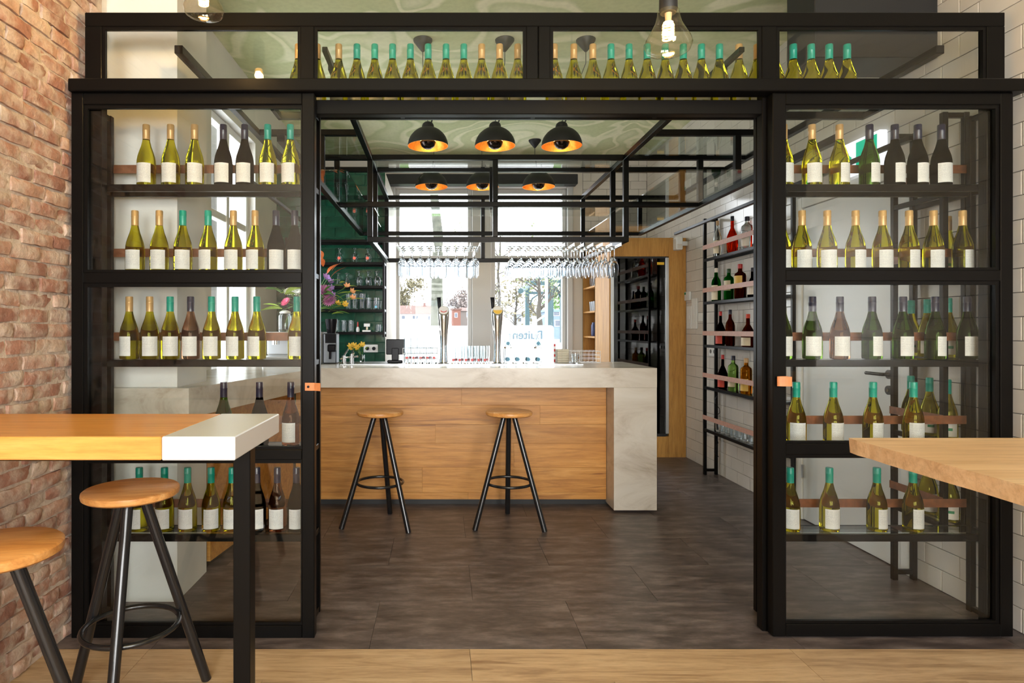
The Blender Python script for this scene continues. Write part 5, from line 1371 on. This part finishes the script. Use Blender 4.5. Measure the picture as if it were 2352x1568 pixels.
def tree(name, label, x, Y, h, r_, seed, foliage, nleaf, spreadh, mat=None, leafs=0.12, zb=0.35):
    rn = random.Random(seed)
    o = thing(name, label, 'tree', (x, Y, GZ))
    mb = MB(); tips = []
    pts = [(0, 0, -0.02)]
    for i in range(1, 7): pts.append((rn.uniform(-0.25, 0.25) * r_ * i * 0.5, rn.uniform(-0.2, 0.2) * r_, h * i / 6))
    mb.tube(pts, r_, 10, r2=r_ * 0.35); tr = ob('trunk', mb.mesh('trunk', True), mat or M_BARK, o)
    def branch(p, d, l, rr_, lev):
        q = p + d * l
        mb2.tube([p, p.lerp(q, 0.5) + Vector((rn.uniform(-1, 1), rn.uniform(-1, 1), rn.uniform(0, 1))) * l * 0.08, q], rr_, 5, r2=rr_ * 0.4)
        tips.append((q, l))
        if lev > 0:
            for k in range(3):
                dd_ = (d + Vector((rn.uniform(-1, 1), rn.uniform(-1, 1), rn.uniform(-0.2, 0.9))) * 0.75).normalized()
                branch(p.lerp(q, rn.uniform(0.5, 1)), dd_, l * 0.62, rr_ * 0.5, lev - 1)
    mb2 = MB()
    for k in range(9):
        zc = h * rn.uniform(zb, 0.98); a = rn.uniform(0, 2 * PI)
        branch(Vector((0, 0, zc)), Vector((math.cos(a), math.sin(a), rn.uniform(0.3, 1.0))).normalized(), spreadh * rn.uniform(0.6, 1), r_ * 0.28, 2)
    ob('branches', mb2.mesh('branches', True), mat or M_BARK, o)
    if nleaf:
        v = []; f = []
        for k in range(nleaf):
            q, l = rn.choice(tips); p = q + Vector((rn.gauss(0, 1), rn.gauss(0, 1), rn.gauss(0, 1))) * l * 0.5
            s_ = leafs * rn.uniform(0.6, 1.4); u = Vector((rn.uniform(-1, 1), rn.uniform(-1, 1), rn.uniform(-1, 1))).normalized(); w_ = u.orthogonal().normalized()
            b = len(v); v += [p - u * s_, p + w_ * s_ * 0.6, p + u * s_, p - w_ * s_ * 0.6]; f.append((b, b + 1, b + 2, b + 3))
        fo = ob('foliage', mesh_from('foliage', v, f), foliage, o); fo['kind'] = 'stuff'
    return o
M_FOL = simple('spring_leaf', (0.085, 0.11, 0.035), 0.8); M_FOL2 = simple('olive_leaf', (0.11, 0.095, 0.05), 0.8); M_FOL3 = simple('fresh_leaf', (0.055, 0.12, 0.02), 0.8)
tree('street_tree', 'thick pale-barked tree trunk outside the left bar window', PX(1005, 26), 26, 11, 0.32, 3, M_FOL3, 2600, 2.6, leafs=0.08, zb=0.62)
tree('bare_tree', 'slender bare tree outside the right bar window, nearer the mullion', PX(1146, 45), 45, 8.5, 0.16, 5, M_FOL, 160, 3.0, M_BARK2)
tree('leafy_tree', 'green leafing tree standing before the drawbridge', PX(1240, 60), 60, 6.5, 0.35, 6, M_FOL, 260, 2.4, M_BARK2, 0.12, 0.25)
tree('leafy_tree', 'olive leafing tree outside the right window beside the white houses', PX(1185, 110), 110, 9, 0.3, 8, M_FOL2, 900, 4.5, M_BARK2, 0.35, 0.2)
tree('autumn_tree', 'ochre leafing tree behind the white house at the far left', PX(935, 160), 160, 11, 0.35, 12, M_FOL2, 1800, 4.5, M_BARK2, 0.4, 0.3)
tree('autumn_tree', 'faint brownish tree behind the brick house', PX(1060, 170), 170, 11, 0.35, 14, simple('grey_leaf', (0.13, 0.105, 0.095), 0.8), 1500, 4.5, M_BARK2, 0.4, 0.3)
tree('leafy_tree', 'fresh green tree behind the drawbridge posts', PX(1285, 120), 120, 9, 0.3, 15, M_FOL3, 1600, 4.0, M_BARK2, 0.35, 0.15)
M_ROOF = simple('russet_roof', (0.10, 0.06, 0.05), 0.9, var=0.15, scale=1.5); M_HW = simple('house_white', (0.42, 0.42, 0.42), 0.8); M_HB = simple('house_brick', (0.12, 0.05, 0.035), 0.9); M_WIN = simple('dark_window', (0.05, 0.06, 0.08), 0.2); M_GREYW = simple('house_grey', (0.16, 0.16, 0.16), 0.8)
def house(label, x0p, x1p, eave, ridge, Y, wall, roofm, wins):
    x0, x1 = PX(x0p, Y), PX(x1p, Y); ze, zr = PH(eave, Y), PH(ridge, Y)
    o = thing('house', label, 'house', ((x0 + x1) / 2, Y, GZ))
    bx('wall', o, wall, x0, x1, Y, Y + 7, GZ, ze)
    mb = MB(); mb.prism([(Y - 0.4, ze + 0.02), (Y + 7.4, ze + 0.02), (Y + 3.5, zr)] if zr - ze > 0.6 else [(Y - 0.2, ze + 0.01), (Y + 7.2, ze + 0.01), (Y + 7.2, zr), (Y - 0.2, zr)], 'x', x0 - 0.3, x1 + 0.3); wm('roof', o, roofm, mb)
    for (a, b, c, d) in wins:
        fr_ = bx('window', o, M_HW, PX(a, Y) - 0.1, PX(b, Y) + 0.1, Y - 0.08, Y - 0.01, PH(d, Y) - 0.1, PH(c, Y) + 0.1)
        bx('window_glass', fr_, M_WIN, PX(a, Y), PX(b, Y), Y - 0.12, Y - 0.085, PH(d, Y), PH(c, Y))
    return o
h1 = house('white house with russet roof across the water, left window', 917, 992, 721, 700, 140, M_HW, M_ROOF, [(923, 930, 725, 732), (948, 953, 725, 732), (955, 961, 725, 732), (983, 988, 725, 735)])
bx('chimney', h1, M_HB, PX(972, 143), PX(978, 143), 143, 143.8, PH(705, 143), PH(695, 143))
house('grey flat building between white house and brick house', 1020, 1038, 708, 703, 145, M_HW, M_GREYW, [(1028, 1031, 712, 718)])
house('small brick house with one white framed window', 1038, 1058, 711, 708, 135, M_HB, M_ROOF, [(1045, 1050, 719, 728)])
house('low brown house at the right of the left bar window', 1058, 1086, 714, 705, 150, simple('house_brown', (0.12, 0.10, 0.09), 0.9), M_ROOF, [(1072, 1079, 718, 726)])
house('pale house left of the drawbridge outside the right window', 1138, 1178, 714, 708, 150, M_HW, M_GREYW, [(1145, 1150, 722, 730), (1160, 1166, 722, 730)])
house('wide pale building behind the drawbridge', 1182, 1235, 722, 712, 155, simple('house_pale', (0.22, 0.24, 0.26), 0.8), M_GREYW, [(1190, 1197, 730, 738), (1214, 1222, 730, 738)])
house('light blue kiosk right of the drawbridge', 1255, 1296, 716, 710, 95, simple('kiosk_blue', (0.10, 0.14, 0.19), 0.7), simple('kiosk_roof', (0.10, 0.17, 0.22), 0.7), [(1272, 1284, 716, 724), (1275, 1288, 736, 748)])
# drawbridge
M_TEAL = simple('bridge_teal', (0.014, 0.042, 0.050), 0.6)
br = thing('drawbridge', 'dark teal steel drawbridge with tall portals outside the right window', 'bridge', (PX(1250, 80), 80, GZ))
def portal(xa, xb, top, Y, wd):
    X0, X1, zt = PX(xa, Y), PX(xb, Y), PH(top, Y)
    for x in (X0, X1): bx('tower_post', br, M_TEAL, x - wd / 2, x + wd / 2, Y - wd / 2, Y + wd / 2, GZ, zt)
    bx('cross_head', br, M_TEAL, X0 - wd * 0.4, X1 + wd * 0.4, Y - wd * 0.45, Y + wd * 0.45, zt + 0.01, zt + wd)
    bx('tie_beam', br, M_TEAL, X0 + wd / 2, X1 - wd / 2, Y - 0.15, Y + 0.15, zt - 1.2, zt - 0.85)
    for sg, x in ((1, X0), (-1, X1)):
        mb = MB(); mb.tube([(x + sg * (wd / 2 + 0.02), Y, zt - 2.8), (x + sg * 0.7, Y, zt - 1.8), (x + sg * 1.5, Y, zt - 1.25)], 0.12, 6); wm('arch_brace', br, M_TEAL, mb)
portal(1211, 1266, 655, 84, 0.55)
portal(1262, 1292, 626, 72, 0.55)
for (xa, ya, xb, yb, Y1, Y2) in ((1196, 668, 1236, 640, 76, 92), (1240, 636, 1310, 606, 66, 84)):
    mb = MB(); mb.tube([(PX(xa, Y1), Y1, PH(ya, Y1)), (PX(xb, Y2), Y2, PH(yb, Y2))], 0.35, 8); wm('balance_beam', br, M_TEAL, mb)
pw_ = thing('parasol_pole', 'white pole with splayed foot outside the right window', 'pole', (PX(1255, 12), 12, GZ))
mb = MB(); mb.tube([(PX(1255, 12), 12, GZ), (PX(1255, 12), 12, PH(622, 12))], 0.028, 10); wm('pole', pw_, M_HW, mb, True)
mb = MB(); mb.tube([(PX(1255, 12), 12, PH(722, 12)), (PX(1225, 12), 12, PH(742, 12)), (PX(1222, 12), 12, PH(725, 12))], 0.02, 8); wm('arm', pw_, M_HW, mb, True)
# brick pier seen through the side window
sp_ = struct(bx('wall_neighbour', None, M_GROUT, -2.75, -2.3, 5.75, 6.6, GZ, 4.0))
z = GZ + 0.02; row = 0
M_BLUEBR = simple('grey_blue_brick', (0.15, 0.145, 0.165), 0.8, var=0.2, scale=20)
while z < 3.2:
    x = -2.75 - (0.11 if row % 2 else 0)
    while x < -2.3:
        a, b = max(x, -2.75), min(x + 0.21, -2.3)
        if b - a > 0.03: bx('brick', sp_, M_BLUEBR, a + 0.004, b - 0.004, 5.738, 5.7495, z, z + 0.055)
        x += 0.22
    z += 0.066; row += 1
